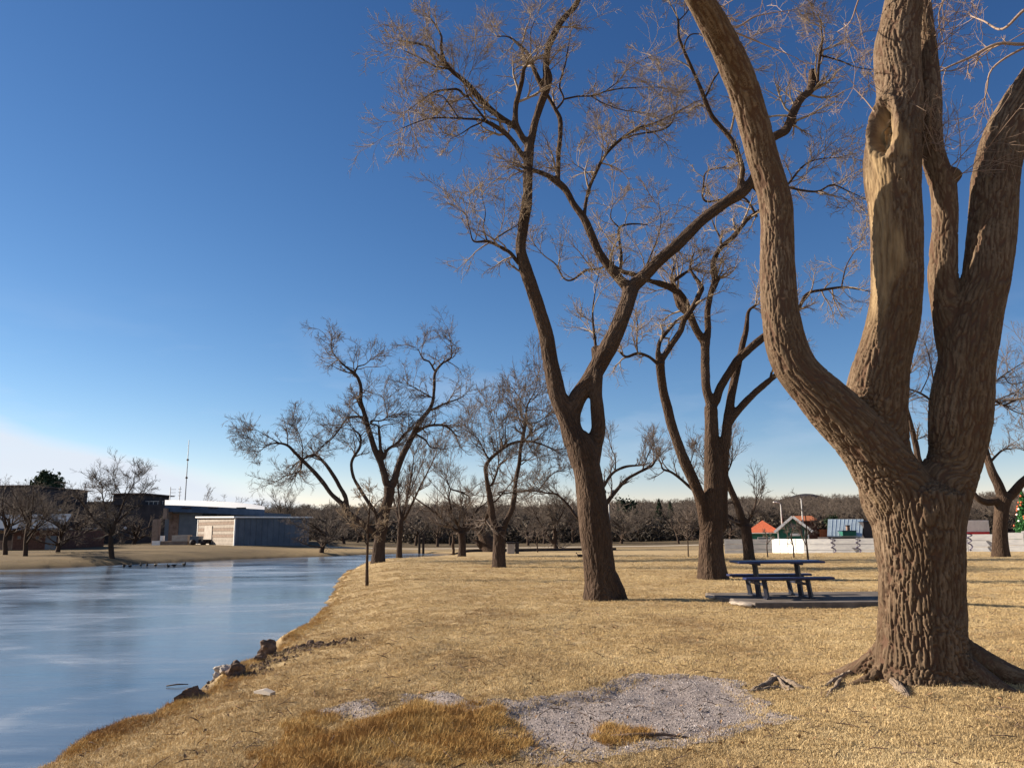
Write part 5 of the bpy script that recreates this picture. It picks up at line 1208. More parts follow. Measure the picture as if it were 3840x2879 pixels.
# dark scrub at the foot of the woods
sb = []
for i in range(3):
    V, F4 = [], []; rng = np.random.default_rng(500+i); n_ = 420
    c = rng.normal(size=(n_, 3))*np.array([1.1, .8, .55])+np.array([0, 0, .9]); s = .16*rng.uniform(.5, 1.3, n_)
    d1 = vnorm(rng.normal(size=(n_, 3)))*s[:, None]; d2 = vnorm(np.cross(d1, rng.normal(size=(n_, 3))))*s[:, None]*.35
    V = np.stack([c-d1, c-d2, c+d1, c+d2], 1).reshape(-1, 3); sb.append(src('scrub', V, np.arange(n_*4).reshape(-1, 4), grass_mat('dark_scrub', [(0.03, 0.026, 0.022), (0.06, 0.048, 0.038), (0.10, 0.078, 0.058)], .3)))
n_ = 900; q = np.stack([rw.uniform(-110, 110, n_), rw.uniform(112, 150, n_)], 1); q = q[~((q[:, 0] < -25) & (q[:, 1] < 120))]
s_ = rw.uniform(.8, 2.0, len(q))
scatter('scrub', np.column_stack([q, terrain(q, False)-.3]), np.column_stack([np.zeros((len(q), 2)), rw.uniform(0, 6.28, len(q))]), np.column_stack([s_*1.2, s_*1.2, s_]), sb, label='dark scrub along the foot of the far wood', cat='scrub')

# ------------------------------------------------------------------ built things
def mesh_obj(name, V, F, mt, parent=None, smooth=False, **k):
    F3 = [f for f in F if len(f) == 3]; F4 = [f for f in F if len(f) == 4]
    return link(name, np_mesh(name, V, [np.array(x) for x in (F4, F3) if x], smooth), mt, parent, **k)
def boxo(name, c, size, mt, parent=None, rz=0.0, bev=0.0, **k):
    return MB().box(c, size, rz, bev=bev).build(name, mt, parent, **k)
M1 = {}
M1['conc'] = noisy('worn_concrete', (0.085, 0.07, 0.06), (0.15, 0.128, 0.112), 3.0, 0.9, 6, 0.4, 0.01, bscale=60)
M1['conc_edge'] = noisy('pale_broken_concrete', (0.26, 0.215, 0.175), (0.42, 0.36, 0.30), 8, 0.9, 5, 0.6, 0.01)
M1['blue'] = noisy('blue_coated_metal', (0.006, 0.012, 0.055), (0.016, 0.026, 0.10), 6, 0.42, spec=0.5)
M1['darkblue'] = noisy('dark_blue_steel', (0.006, 0.009, 0.02), (0.012, 0.016, 0.034), 8, 0.5, spec=0.4)
M1['board'] = noisy('weathered_dimmed_board', (0.30, 0.30, 0.32), (0.42, 0.42, 0.42), 1.6, 0.8, 6, 0.2, 0.01, (1, 1, 4))
M1['white'] = noisy('white_paint', (0.70, 0.70, 0.69), (0.82, 0.81, 0.79), 3, 0.7)
M1['green'] = noisy('dark_green_paint', (0.010, 0.085, 0.065), (0.02, 0.12, 0.09), 4, 0.7)
M1['orange'] = noisy('orange_shingles', (0.40, 0.095, 0.045), (0.55, 0.15, 0.07), 9, 0.85, bump=.4)
M1['rust'] = noisy('rust_roof', (0.32, 0.10, 0.045), (0.45, 0.16, 0.07), 6, 0.85)
M1['tin'] = noisy('pale_tin_roof', (0.34, 0.42, 0.48), (0.42, 0.50, 0.56), 2, 0.45, spec=0.5)
M1['dark'] = noisy('dark_recess', (0.015, 0.013, 0.016), (0.04, 0.034, 0.036), 3, 0.8)
M1['brownw'] = noisy('dark_brown_wall', (0.07, 0.032, 0.024), (0.12, 0.06, 0.045), 5, 0.85)
M1['red'] = mat('red_fascia', (0.45, 0.015, 0.02), 0.6)
M1['pinkw'] = noisy('pale_pink_panel', (0.60, 0.52, 0.50), (0.70, 0.62, 0.60), 4, 0.8)
M1['metal'] = noisy('grey_pole_metal', (0.30, 0.29, 0.28), (0.45, 0.44, 0.43), 5, 0.5, spec=0.5)
M1['greyclad'] = noisy('grey_metal_cladding', (0.075, 0.095, 0.125), (0.115, 0.14, 0.175), 0.8, 0.6, 5)
M1['beige'] = noisy('beige_siding', (0.24, 0.205, 0.175), (0.33, 0.29, 0.25), 2, 0.8)
M1['brick'] = noisy('brown_masonry', (0.13, 0.085, 0.065), (0.22, 0.15, 0.12), 3, 0.9)
M1['tan'] = noisy('tan_masonry', (0.17, 0.125, 0.10), (0.26, 0.195, 0.155), 3, 0.9)
M1['slate'] = noisy('blue_grey_roof', (0.03, 0.055, 0.10), (0.05, 0.08, 0.14), 1.2, 0.8, spec=0.15)
M1['darkwall'] = noisy('dark_wall', (0.03, 0.027, 0.032), (0.06, 0.052, 0.055), 0.7, 0.9)
M1['glass'] = mat('dark_glass', (0.03, 0.04, 0.06), 0.08, 0.6)
M1['cream'] = noisy('cream_wall', (0.32, 0.28, 0.245), (0.42, 0.38, 0.34), 2, 0.85)

# picnic table on its slab -------------------------------------------------
def lawn_z(x, y): return tz(x, y)
SX0, SX1, SY0, SY1, SZ = 4.45, 8.75, 16.35, 18.95, 0.11
slab = empty('concrete_slab', ((SX0+SX1)/2, (SY0+SY1)/2, 0), 'worn concrete slab with a broken pale corner under the blue picnic table', 'concrete slab')
# top face as one chamfered sheet, with a broken front-left corner
cx0, cy0 = (SX0+SX1)/2, (SY0+SY1)/2
outl = np.array([(SX0+.38, SY0), (SX1, SY0), (SX1, SY1), (SX0, SY1), (SX0+.05, SY0+1.45), (SX0+.20, SY0+1.0), (SX0+.12, SY0+.62), (SX0+.30, SY0+.28)])-[cx0, cy0]
no = len(outl); Vb = [(x, y, -.25) for x, y in outl]+[(x, y, SZ-.02) for x, y in outl]+[(x*.993, y*.99, SZ) for x, y in outl]+[(0, 0, SZ), (0, 0, -.25)]
Fb = []
for i in range(no):
    j = (i+1) % no; Fb += [(i, j, no+j, no+i), (no+i, no+j, 2*no+j, 2*no+i), (2*no+i, 2*no+j, 3*no), (j, i, 3*no+1)]
mesh_obj('slab_body', np.array(Vb), Fb, M1['conc'], slab)
rng = np.random.default_rng(31)
for (x, y, s) in [(SX0+.20, SY0+.12, .13), (SX0+.10, SY0+.42, .10), (SX0-.05, SY0+1.9, .09)]:
    mb = MB(); V, F = pebble(rng, s, (1.5, .8, .42), .2, 2); mb.add(V, None, F)
    o = mb.build('broken_concrete', M1['conc_edge'], slab, False); o.location = (x-cx0, y-cy0, .07); o.rotation_euler = (0, .08, -.9)
tcx, tcy = at(2912, 2120, 17.7)[0], 17.7
tb = empty('picnic_table', (tcx, tcy, SZ), 'blue metal picnic table with two attached benches on the concrete slab', 'picnic table')
TL = 1.86
def plank_set(name, y0, y1, z, L, nb, xo=0.0):
    w = (y1-y0)/nb
    for i in range(nb):
        o = MB().box((xo, y0+w*(i+.5), z), (L, w-.012, .035), bev=.008).build(name, M1['blue'], tb)
MB().box((0, 0, .742), (TL, .76, .045), bev=.012).build('table_top', M1['blue'], tb)
for s in (-1, 1):
    MB().box((0.02, s*.64, .430), (TL, .27, .045), bev=.012).build('bench_seat', M1['blue'], tb)
    o = MB().box((0, s*.64, .398), (TL-.25, .06, .03)).build('seat_rail', M1['darkblue'], tb)
def leg(P, w=.075):
    mb = MB(); P = np.array(P, float)
    for a, b_ in zip(P[:-1], P[1:]):
        d = b_-a; L = np.linalg.norm(d)
        mb.tube([a, b_], [w/1.6, w/1.6], 4)
    return mb.build('leg', M1['darkblue'], tb)
for x in (-.46, .46):
    leg([(x-.02, 0, .72), (x+.035, 0, .0)], .10)
    for s in (-1, 1):
        leg([(x-.03, s*.62, .41), (x+.03, s*.60, .0)], .085)
    MB().box((x+.03, 0, .016), (.09, 1.38, .03)).build('foot_bar', M1['darkblue'], tb)
    MB().box((x-.02, 0, .70), (.06, .66, .04)).build('top_brace', M1['darkblue'], tb)
    MB().box((x-.02, 0, .30), (.05, 1.2, .05)).build('cross_bar', M1['darkblue'], tb)

# white board fence ---------------------------------------------------------
def fence_pt(px, top_px, base_px, H=1.15):
    # distance from its apparent height
    D = float(np.interp(px, [2722, 3018, 3126, 3960], [59.5, 57, 54.5, 47.0]))
    p = at(px, base_px, D); return np.array([p[0], p[1], p[2]])
fpts = [(2722, 2021, 2078), (2898, 2021, 2079), (3018, 2021, 2084), (3126, 2020, 2081), (3220, 2018, 2081), (3330, 2014, 2080.5), (3470, 2007, 2077), (3633, 1999, 2072.5), (3740, 1993, 2068), (3845, 1987, 2063), (3960, 1980, 2058)]
FP = [fence_pt(*p) for p in fpts]
FP[1] = FP[0]+(FP[3]-FP[0])*0.40+np.array([0, .9, 0]); FP[1][0] = at(2898, 2080, FP[1][1])[0]
FP[2] = np.array([at(3018, 2084, FP[1][1]-2.6)[0], FP[1][1]-2.6, FP[1][2]])
fence = empty('board_fence', FP[3], 'long low white board fence across the park with looping figures fixed to it', 'fence')
fb = np.array(FP[3])
FH = 1.15
for i in range(len(FP)-1):
    a, c = FP[i], FP[i+1]; d = c[:2]-a[:2]; L = np.hypot(*d); rz = math.atan2(d[1], d[0]); mid_ = (a+c)/2
    bright = i == 1  # sun on this panel is put into its white; other boards are dimmed
    nb = 3
    for k in range(nb):
        z = mid_[2]-.05+(FH/nb)*(k+.5)
        MB().box((mid_[0]-fb[0], mid_[1]-fb[1], z-fb[2]), (L-.03, .03, FH/nb-.022), rz).build('board', M1['white'] if bright else M1['board'], fence)
    pb = MB().box((a[0]-fb[0], a[1]-fb[1]+.07, a[2]-fb[2]+FH/2-.05), (.09, .09, FH+.04), rz).build('post', M1['board'], fence)
    if bright:
        for k in range(1, 4):
            q = a+(c-a)*k/4
            n2 = np.array([d[1], -d[0]])/L
            MB().box((q[0]-fb[0]+n2[0]*.03, q[1]-fb[1]+n2[1]*.03, q[2]-fb[2]+FH/2-.05), (.04, .02, FH-.04), rz).build('batten', M1['board'], fence)
# the looping wire figures on the fence
fig_m = mat('purple_grey_wire', (0.10, 0.085, 0.15), 0.5, 0.4)
def loop_figure(i, px, y0, y1, label, flip=1):
    Y = np.interp(px, [p[0] for p in fpts], [p[1] for p in FP])-.45
    pts = [(-9, 0), (4, 2), (9, .10), (-2, .16), (-7, .22), (3, .30), (8, .42), (0, .5), (-6, .55), (4, .62), (11, .74), (9, .86), (2, .95), (8, 1.0)]
    P = []
    for dx, f in pts:
        if f > 1: f = .02
        P.append(at(px+dx*flip, y0+(y1-y0)*f, Y))
    P = catmull(np.array(P), 4); base = P[-1].copy()
    t = MB(); t.tube(P-base, .030, 5); t.tube((P-base)+np.array([.035, -.03, .02]), .016, 5)
    o = t.build('loop_figure', fig_m, None, True, loc=tuple(base)); tag(o, label, 'light figure', 'wire loop figures on the white fence')
loop_figure(0, 3122, 2022, 2077, 'looping dark wire figure on the fence, the one right of the green hut')
loop_figure(1, 3216, 2022, 2078, 'looping dark wire figure on the fence below the pale tin roof')
loop_figure(2, 3634, 2002, 2064, 'looping dark wire figure on the fence between near trunk and right-edge tree')

# the small huts behind the fence -----------------------------------------
def ground_at(px, Y):
    q = at(px, 2000, Y); return np.array([q[0], Y, tz(q[0], Y)])
# hut with pyramid roof
Y = 64.0; g = ground_at(2862, Y); W_ = 130/FPX*Y; ez = at(2862, 1998, Y)[2]-g[2]; pk = at(2865, 1950, Y)[2]-g[2]; bz_ = 0
hut = empty('orange_roof_hut', g, 'small dark green hut with an orange pyramid roof, left of the gabled one', 'hut')
hw = W_*.44
MB().box((0, 0, ez/2-.1), (hw*1.9, hw*1.9, ez+.2)).build('wall', M1['green'], hut)
for sx_ in (-1, 1):
    MB().box((sx_*hw*.93, -hw*.97, ez/2), (.12, .06, ez)).build('corner_post', M1['white'], hut)
rh = hw*1.12; V = np.array([(-rh, -rh, ez-.03), (rh, -rh, ez-.03), (rh, rh, ez-.03), (-rh, rh, ez-.03), (0, 0, pk), (-rh, -rh, ez+.05), (rh, -rh, ez+.05), (rh, rh, ez+.05), (-rh, rh, ez+.05)])
rf = mesh_obj('roof', V, [(0, 3, 2, 1), (0, 1, 6, 5), (1, 2, 7, 6), (2, 3, 8, 7), (3, 0, 5, 8), (5, 6, 4), (6, 7, 4), (7, 8, 4), (8, 5, 4)], M1['orange'], hut)
MB().box((0, -rh-.01, ez+.01), (rh*2, .03, .07)).build('fascia', M1['white'], rf)
f_ = MB().box((.1, -hw*.95-.01, ez*.62), (hw*.9, .04, ez*.30)).build('window', M1['white'], hut); MB().box((.1, -hw*.95-.035, ez*.62), (hw*.8, .02, ez*.23)).build('pane', M1['glass'], f_)
# gabled green hut
hut.rotation_euler[2] = -math.atan2(g[0], g[1])
Y = 60.0; g = ground_at(2975, Y); sc_ = Y/FPX*1.0
def rel(px, py, Yq=Y): return at(px, py, Yq)-g
hut2 = empty('green_gable_hut', g, 'dark green gabled hut with white trimmed roof edges behind the white fence', 'hut')
pk = rel(2972, 1937); le = rel(2908, 1995); re_ = rel(3042, 1993); dp = 3.2
wl_ = rel(2922, 2000)[0]; wr_ = rel(3030, 2000)[0]; wz = le[2]*.93
V = np.array([(wl_, 0, -.3), (wr_, 0, -.3), (wr_, 0, wz+.15), (pk[0], 0, pk[2]-.12), (wl_, 0, wz+.15)]); V = np.vstack([V, V+[0, dp, 0]])
mesh_obj('wall', V, [(0, 1, 2, 4), (4, 2, 3), (5, 9, 7, 6), (9, 8, 7), (0, 4, 9, 5), (1, 6, 7, 2)], M1['green'], hut2)
for (A_, B_) in ((le, pk), (pk, re_)):
    a = np.array([A_[0], -.35, A_[2]]); c = np.array([B_[0], -.35, B_[2]]); nrm = np.array([-(c-a)[2], 0, (c-a)[0]]); nrm = nrm/np.linalg.norm(nrm)*.09
    V = np.array([a, c, c+[0, dp+.6, 0], a+[0, dp+.6, 0], a+nrm, c+nrm, c+nrm+[0, dp+.6, 0], a+nrm+[0, dp+.6, 0]])
    r_ = mesh_obj('roof', V, [(0, 3, 2, 1), (4, 5, 6, 7), (0, 1, 5, 4), (1, 2, 6, 5), (2, 3, 7, 6), (3, 0, 4, 7)], M1['rust'], hut2)
    o_ = np.array([0, -.03, 0]); V = np.array([a+o_-nrm*.9, c+o_-nrm*.9, c+o_+nrm*1.15, a+o_+nrm*1.15]); V = np.vstack([V+[0, -.03, 0], V+[0, .025, 0]])
    mesh_obj('barge_board', V, [(0, 1, 2, 3), (4, 7, 6, 5), (0, 4, 5, 1), (1, 5, 6, 2), (2, 6, 7, 3), (3, 7, 4, 0)], M1['white'], r_)
def face_win(parent, px0, px1, py0, py1, Yq, gq, frame, pane, dy=-.04):
    a = at(px0, py1, Yq)-gq; c = at(px1, py0, Yq)-gq
    f = MB().box(((a[0]+c[0])/2, dy, (a[2]+c[2])/2), (c[0]-a[0], .05, c[2]-a[2])).build('window', frame, parent)
    MB().box(((a[0]+c[0])/2, dy-.03, (a[2]+c[2])/2), ((c[0]-a[0])*.8, .02, (c[2]-a[2])*.75)).build('pane', pane, f); return f
face_win(hut2, 2963, 2980, 1962, 1978, Y, g, M1['greyclad'], M1['glass'])
MB().box(tuple((rel(2982, 2004)+np.array([0, -.05-rel(2982, 2004)[1], 0]))), (34/FPX*Y, .05, 9/FPX*Y)).build('sign_board', M1['white'], hut2)
for px in (2921, 3018, 3028):
    q = rel(px, 2010); MB().box((q[0], -.03, q[2]-.2), (.09, .05, 1.3)).build('trim', M1['white'], hut2)
face_win(hut2, 2996, 3008, 1985, 2003, Y, g, M1['greyclad'], M1['glass'])
hut2.rotation_euler[2] = -math.atan2(g[0], g[1])
# brown hut with rust roof behind
Y = 66.0; g = ground_at(3020, Y); hut3 = empty('rust_roof_hut', g, 'dark brown hut with a rust orange roof behind the gabled green hut', 'hut')
a = at(2988, 1955, Y)-g; c = at(3062, 1936, Y)-g; x0, x1 = a[0], c[0]
MB().box(((x0+x1)/2+.15, 1.0, a[2]/2), (x1-x0-.35, 2.0, a[2]+.3)).build('wall', M1['brownw'], hut3)
V = np.array([(x0, -.35, a[2]), (x1, -.35, a[2]), (x1-.05, 1.0, c[2]), (x0+.05, 1.0, c[2]), (x1, 2.35, a[2]), (x0, 2.35, a[2])]); V = np.vstack([V, V+[0, 0, .08]])
mesh_obj('roof', V, [(0, 3, 2, 1), (3, 5, 4, 2), (6, 7, 8, 9), (9, 8, 10, 11), (0, 1, 7, 6), (4, 5, 11, 10), (1, 2, 8, 7), (2, 4, 10, 8), (0, 6, 9, 3), (3, 9, 11, 5)], M1['rust'], hut3)
q = at(3090, 1998, Y)-g; MB().box((q[0], .2, q[2]-.4), (32/FPX*Y, .8, 1.4)).build('side_shed', M1['rust'], hut3)
# pale tin roof building
Y = 63.0; g = ground_at(3165, Y); hut4 = empty('tin_roof_hut', g, 'low hut under a large pale blue-white tin roof behind the fence', 'hut')
tl, tr = at(3105, 1946, Y+2.2)-g, at(3238, 1946, Y+2.2)-g; bl, br_ = at(3102, 2008, Y)-g, at(3232, 2010, Y)-g
tl[1] = tr[1] = 2.2; bl[1] = br_[1] = 0; dn = np.array([0, 0, -.07])
V = np.array([bl, br_, tr, tl, bl+dn, br_+dn, tr+dn, tl+dn])
rf = mesh_obj('roof', V, [(0, 1, 2, 3), (4, 7, 6, 5), (0, 4, 5, 1), (1, 5, 6, 2), (2, 6, 7, 3), (3, 7, 4, 0)], M1['tin'], hut4)
for k in range(1, 9):
    A_, B_ = bl+(br_-bl)*k/9, tl+(tr-tl)*k/9; V, F4, _ = tubes(np.array([[A_+[0, -.01, .012], B_+[0, -.01, .012]]]), np.array([[.008, .008]]), 4)
    link('roof_seam', np_mesh('roof_seam', V, F4), M1['tin'], rf)
MB().box(((bl[0]+br_[0])/2, 1.3, bl[2]/2-.1), (br_[0]-bl[0]-.3, 2.2, bl[2]-.05)).build('wall', M1['dark'], hut4)
q = at(3180, 2000, Y)-g; dm = MB().box((q[0], .15, q[2]+.02), (50/FPX*Y, .9, .36)).build('dormer', M1['green'], hut4)
MB().box((q[0], .12, q[2]+.22), (56/FPX*Y, 1.0, .05)).build('dormer_roof', M1['slate'], dm)
q = at(3190, 1985, Y)-g; ch = MB().box((q[0], .5, q[2]+.02), (10/FPX*Y, .25, .52)).build('chimney', M1['brick'], hut4); MB().box((q[0], .5, q[2]+.31), (14/FPX*Y, .32, .08)).build('chimney_cap', M1['dark'], ch)
# dark shed right of the tin roof
Y = 64.0; g = ground_at(3260, Y); o = empty('dark_shed', g, 'dark lean-to shed between the tin roof and the huge near trunk', 'shed')
q = at(3260, 1955, Y)-g; MB().box((q[0], .8, q[2]/2), (45/FPX*Y, 1.6, q[2])).build('wall', M1['darkwall'], o); MB().box((q[0], .8, q[2]+.04), (52/FPX*Y, 1.9, .08)).build('roof', M1['slate'], o)
# pink-white stall with red edge
Y = 58.0; g = ground_at(3655, Y); o = empty('red_edged_stall', g, 'pale pink stall with a bright red lower edge behind the fence at the right', 'stall')
a = at(3600, 1995, Y)-g; c = at(3707, 1950, Y)-g
MB().box(((a[0]+c[0])/2, .8, (a[2]+c[2])/2), (c[0]-a[0], 1.6, c[2]-a[2]), bev=.02).build('canopy', M1['pinkw'], o)
MB().box(((a[0]+c[0])/2-.05, .75, a[2]-.10), (c[0]-a[0]-.05, 1.62, .22)).build('red_edge', M1['red'], o)
MB().box(((a[0]+c[0])/2, .9, a[2]/2-.2), (c[0]-a[0]-.5, 1.2, a[2]-.2)).build('wall', M1['cream'], o)
# decorated tree at the right edge
def spruce_deco():
    Y = 56.0; g = ground_at(3850, Y); H = at(3850, 1828, Y)[2]-g[2]; Wd = 2.0
    t = empty('decorated_spruce', g, 'green decorated spruce with round white and red ornaments at the right edge', 'christmas tree')
    rng = np.random.default_rng(8); mb = MB(); mb.tube([(0, 0, -.2), (0, 0, H*.95)], [.09, .02], 7); mb.build('trunk', MAT['bark_far'], t)
    n_ = 5000; u = rng.random(n_)**.55; z = H*(1-u*.95); rad = Wd/2*u*(.75+.25*((z*3.2) % 1.0))*np.sqrt(rng.uniform(.3, 1, n_)); a = rng.uniform(0, 6.28, n_)
    c = np.stack([rad*np.cos(a), rad*np.sin(a), z], 1); s = .07*rng.uniform(.6, 1.4, n_); d1 = vnorm(rng.normal(size=(n_, 3)))*s[:, None]; d2 = vnorm(np.cross(d1, rng.normal(size=(n_, 3))))*s[:, None]*.5
    link('crown', np_mesh('crown', np.stack([c-d1, c-d2, c+d1, c+d2], 1).reshape(-1, 3), np.arange(n_*4).reshape(-1, 4), False), grass_mat('spruce_green', [(0.015, 0.07, 0.02), (0.03, 0.12, 0.035), (0.06, 0.18, 0.06)], 2), t, kind='stuff')
    V, F = pebble(rng, 1, (1, 1, 1), 0, 2)
    for i in range(30):
        u_ = rng.uniform(.15, 1); a_ = rng.uniform(2.4, 5.6); z_ = H*(1-u_*.95); r_ = Wd/2*u_*1.0
        link('ornament', np_mesh('ornament', V*.075, F, True), M1['white'] if i % 3 == 0 else M1['orange'], t, loc=(r_*math.cos(a_), r_*math.sin(a_), z_))
    MB().add(V*.12, None, F).build('top_ornament', M1['white'], t, loc=(0, 0, H))
spruce_deco()

# poles ---------------------------------------------------------------------
def pole(px, py0, py1, Y, name, label, cat, w=.06, mt='metal'):
    g = ground_at(px, Y); top_ = at(px, py0, Y)[2]-g[2]
    o = empty(name, g, label, cat)
    MB().tube([(0, 0, -.2), (0, 0, top_)], [w, w*.6], 8).build('pole', M1[mt], o, True); return o, top_
o, t_ = pole(2935, 1888, 2080, 62, 'street_lamp', 'thin pale street lamp with a short bent arm, left of the green gable', 'street lamp', .07)
MB().tube([(0, 0, t_-.05), (-.12, 0, t_+.1), (-.38, 0, t_+.14)], [.035, .03, .028], 6).build('arm', M1['metal'], o, True)
MB().box((-.42, 0, t_+.13), (.30, .14, .08), bev=.02).build('lamp_head', M1['white'], o)
o, t_ = pole(3014, 1870, 2080, 61, 'pale_pole', 'tall plain pale pole standing in front of the rust roof hut', 'pole', .075)
MB().box((0, 0, t_+.02), (.16, .16, .05)).build('pole_cap', M1['metal'], o)
o, t_ = pole(2287, 1846, 2060, 95, 'floodlight_pole', 'floodlight pole with a pair of dark lamps beside the big forked trunk', 'floodlight', .09)
MB().box((0, 0, t_), (2.0, .08, .08)).build('cross_arm', M1['metal'], o)
for s in (-1, 1):
    h = MB().box((s*.62, -.12, t_+.10), (.62, .30, .40), bev=.05).build('floodlight_head', M1['dark'], o); MB().box((s*.62, -.285, t_+.10), (.5, .02, .3)).build('lens', M1['glass'], h)
# mast over the white roof
Y = 130; g = ground_at(686, Y); o = empty('radio_mast', g, 'very tall thin mast rising behind the white curved roof', 'mast')
H = at(686, 1650, Y)[2]-g[2]
MB().tube([(0, 0, 0), (0, 0, H*.62), (0, 0, H)], [.10, .08, .05], 8).build('pole', M1['metal'], o, True)
for k in (.62, .8): MB().tube([(0, 0, H*k-.1), (0, 0, H*k+.1)], [.2, .2], 8).build('collar', M1['brick'], o, True)
# buildings on the far shore -------------------------------------------------
def bpt(px, py, Y, g): return at(px, py, Y)-g
def prism(name, px0, px1, pyt, Y, depth, mt, parent, g, pyb=None, yoff=0.0, bev=0):
    a = bpt(px0, pyt, Y, g); c = bpt(px1, pyt, Y, g); z0 = -.4 if pyb is None else bpt(px0, pyb, Y, g)[2]; z1 = (a[2]+c[2])/2
    return MB().box(((a[0]+c[0])/2, Y-g[1]+depth/2+yoff, (z0+z1)/2), (c[0]-a[0], depth, z1-z0)).build(name, mt, parent)
# white-roofed hall
Y = 92; g = ground_at(800, Y); hall = empty('white_roof_hall', g, 'large dark hall with a bright white curved roof behind the grey shed', 'building')
prism('wall', 622, 760, 1908, Y, 14, M1['greyclad'], hall, g); prism('wall', 740, 985, 1922, Y+2.5, 12, M1['greyclad'], hall, g)
# curved roof: shell whose top edge sags from left to right
n_ = 14; V = []; 
for i in range(n_+1):
    u = i/n_; px = 618+(992-618)*u; front = bpt(px, 1893+17*u**1.3, Y-1.2, g); back = bpt(px, 1878+4*u+26*u**5, Y+9, g)
    m3 = (front+back)/2+np.array([0, 0, .35]); V += [front, m3, back, front+[0, .05, -.75], ]
V = np.array(V); F = []
for i in range(n_):
    a = i*4; b_ = a+4; F += [(a, b_, b_+1, a+1), (a+1, b_+1, b_+2, a+2)]
rf = mesh_obj('roof', V, F, M1['white'], hall, True)
F2 = [(a, a+3, a+7, a+4) for a in range(0, n_*4, 4)]
mesh_obj('fascia', V, F2, M1['slate'], hall)
for px in (700, 800, 905): 
    a = bpt(px, 1904, Y-1.3, g); MB().box((a[0], a[1]+.05-0.1, a[2]), (1.1, .04, .14)).build('vent_slot', M1['dark'], hall)
prism('doorway', 636, 672, 1925, Y-.05, .3, M1['brick'], hall, g)
pl = prism('side_pier', 613, 628, 1905, Y-1.5, 1.5, M1['tan'], hall, g, 1945)
# brick-dark pier and white box in front of the hall
Y = 84; g = ground_at(585, Y); o = empty('tan_pillar', g, 'tan masonry pillar with a white foot left of the white-roofed hall', 'pillar')
prism('shaft', 573, 596, 1946, Y, .6, M1['tan'], o, g); prism('foot', 570, 600, 2027, Y-.1, .9, M1['white'], o, g)
g = ground_at(672, Y); o = empty('white_bin_wall', g, 'low white block wall on a tan base in front of the hall', 'wall')
prism('white_block', 645, 704, 2006, Y, 1.2, M1['cream'], o, g, 2029); prism('base', 600, 704, 2029, Y+.01, 1.5, M1['tan'], o, g); prism('small_block', 601, 611, 2008, Y, .5, M1['white'], o, g, 2028)
g = ground_at(730, 82); o = empty('dark_bush_heap', g, 'dark trailer-like heap against the lit end of the grey shed', 'trailer')
prism('body', 712, 745, 2010, 82, 1.2, M1['greyclad'], o, g, 2038); prism('load', 744, 782, 2022, 82, 1.0, M1['dark'], o, g, 2038)
for px in (722, 762):
    a = bpt(px, 2037, 81.9, g); V, F4, F3 = tubes(np.array([[a+[0, -.12, .1], a+[0, .12, .1]]]), np.array([[.3, .3]]), 12, True); mb = MB(); mb.add(V, F4, F3); mb.build('wheel', M1['dark'], o, True)
# grey shed: box turned so that its left end catches the sun
C0 = at(877, 2046, 78); g = np.array([C0[0], 78, tz(C0[0], 78)]); shed = empty('grey_shed', g, 'grey metal-clad shed, its striped beige end wall lit by the sun', 'shed')
ph = R_(40); ux = np.array([math.cos(ph), math.sin(ph)]); uy = np.array([-math.sin(ph), math.cos(ph)])
L1_, L2_ = 7.8, 10.5; H1 = at(877, 1941, 78)[2]-g[2]
def sp_(u, v, z): return (ux[0]*u+uy[0]*v, ux[1]*u+uy[1]*v, z)
def wallbox(name, u0, u1, v0, v1, z0, z1, mt, parent):
    V = np.array([sp_(u0, v0, z0), sp_(u1, v0, z0), sp_(u1, v1, z0), sp_(u0, v1, z0), sp_(u0, v0, z1), sp_(u1, v0, z1), sp_(u1, v1, z1), sp_(u0, v1, z1)])
    return mesh_obj(name, V, [(0, 3, 2, 1), (4, 5, 6, 7), (0, 1, 5, 4), (1, 2, 6, 5), (2, 3, 7, 6), (3, 0, 4, 7)], mt, parent)
wallbox('side_wall', .06, L1_, .0, L2_, -.4, H1, M1['greyclad'], shed)
for k in range(13): wallbox('wall_rib', .06+(L1_-.1)*(k+.5)/13, .10+(L1_-.1)*(k+.5)/13, -.03, 0, -.3, H1-.02, M1['greyclad'], shed)
nb = 9; hb = (H1+.15)/nb
for k in range(nb):
    m_ = M1['beige'] if k % 2 == 0 or k < 3 else M1['tan']
    wallbox('siding_board', -.02-.02*(k % 2), .06, .05, L2_-.05, -.15+hb*k, -.15+hb*(k+1)-.02, m_, shed)
wallbox('corner_trim', -.07, .05, -.06, .06, -.3, H1, M1['white'], shed); wallbox('corner_trim', -.07, .05, L2_-.06, L2_+.06, -.3, H1, M1['white'], shed)
wallbox('door', -.10, 0.0, 6.0, 8.2, -.1, 1.95, M1['cream'], shed)
V = np.array([sp_(-.25, -.25, H1), sp_(L1_+.25, -.25, H1), sp_(L1_+.25, L2_+.3, H1+.18), sp_(-.25, L2_+.3, H1+.18)]); V = np.vstack([V, V+[0, 0, .14]])
mesh_obj('roof', V, [(0, 3, 2, 1), (4, 5, 6, 7), (0, 1, 5, 4), (1, 2, 6, 5), (2, 3, 7, 6), (3, 0, 4, 7)], M1['white'], shed)
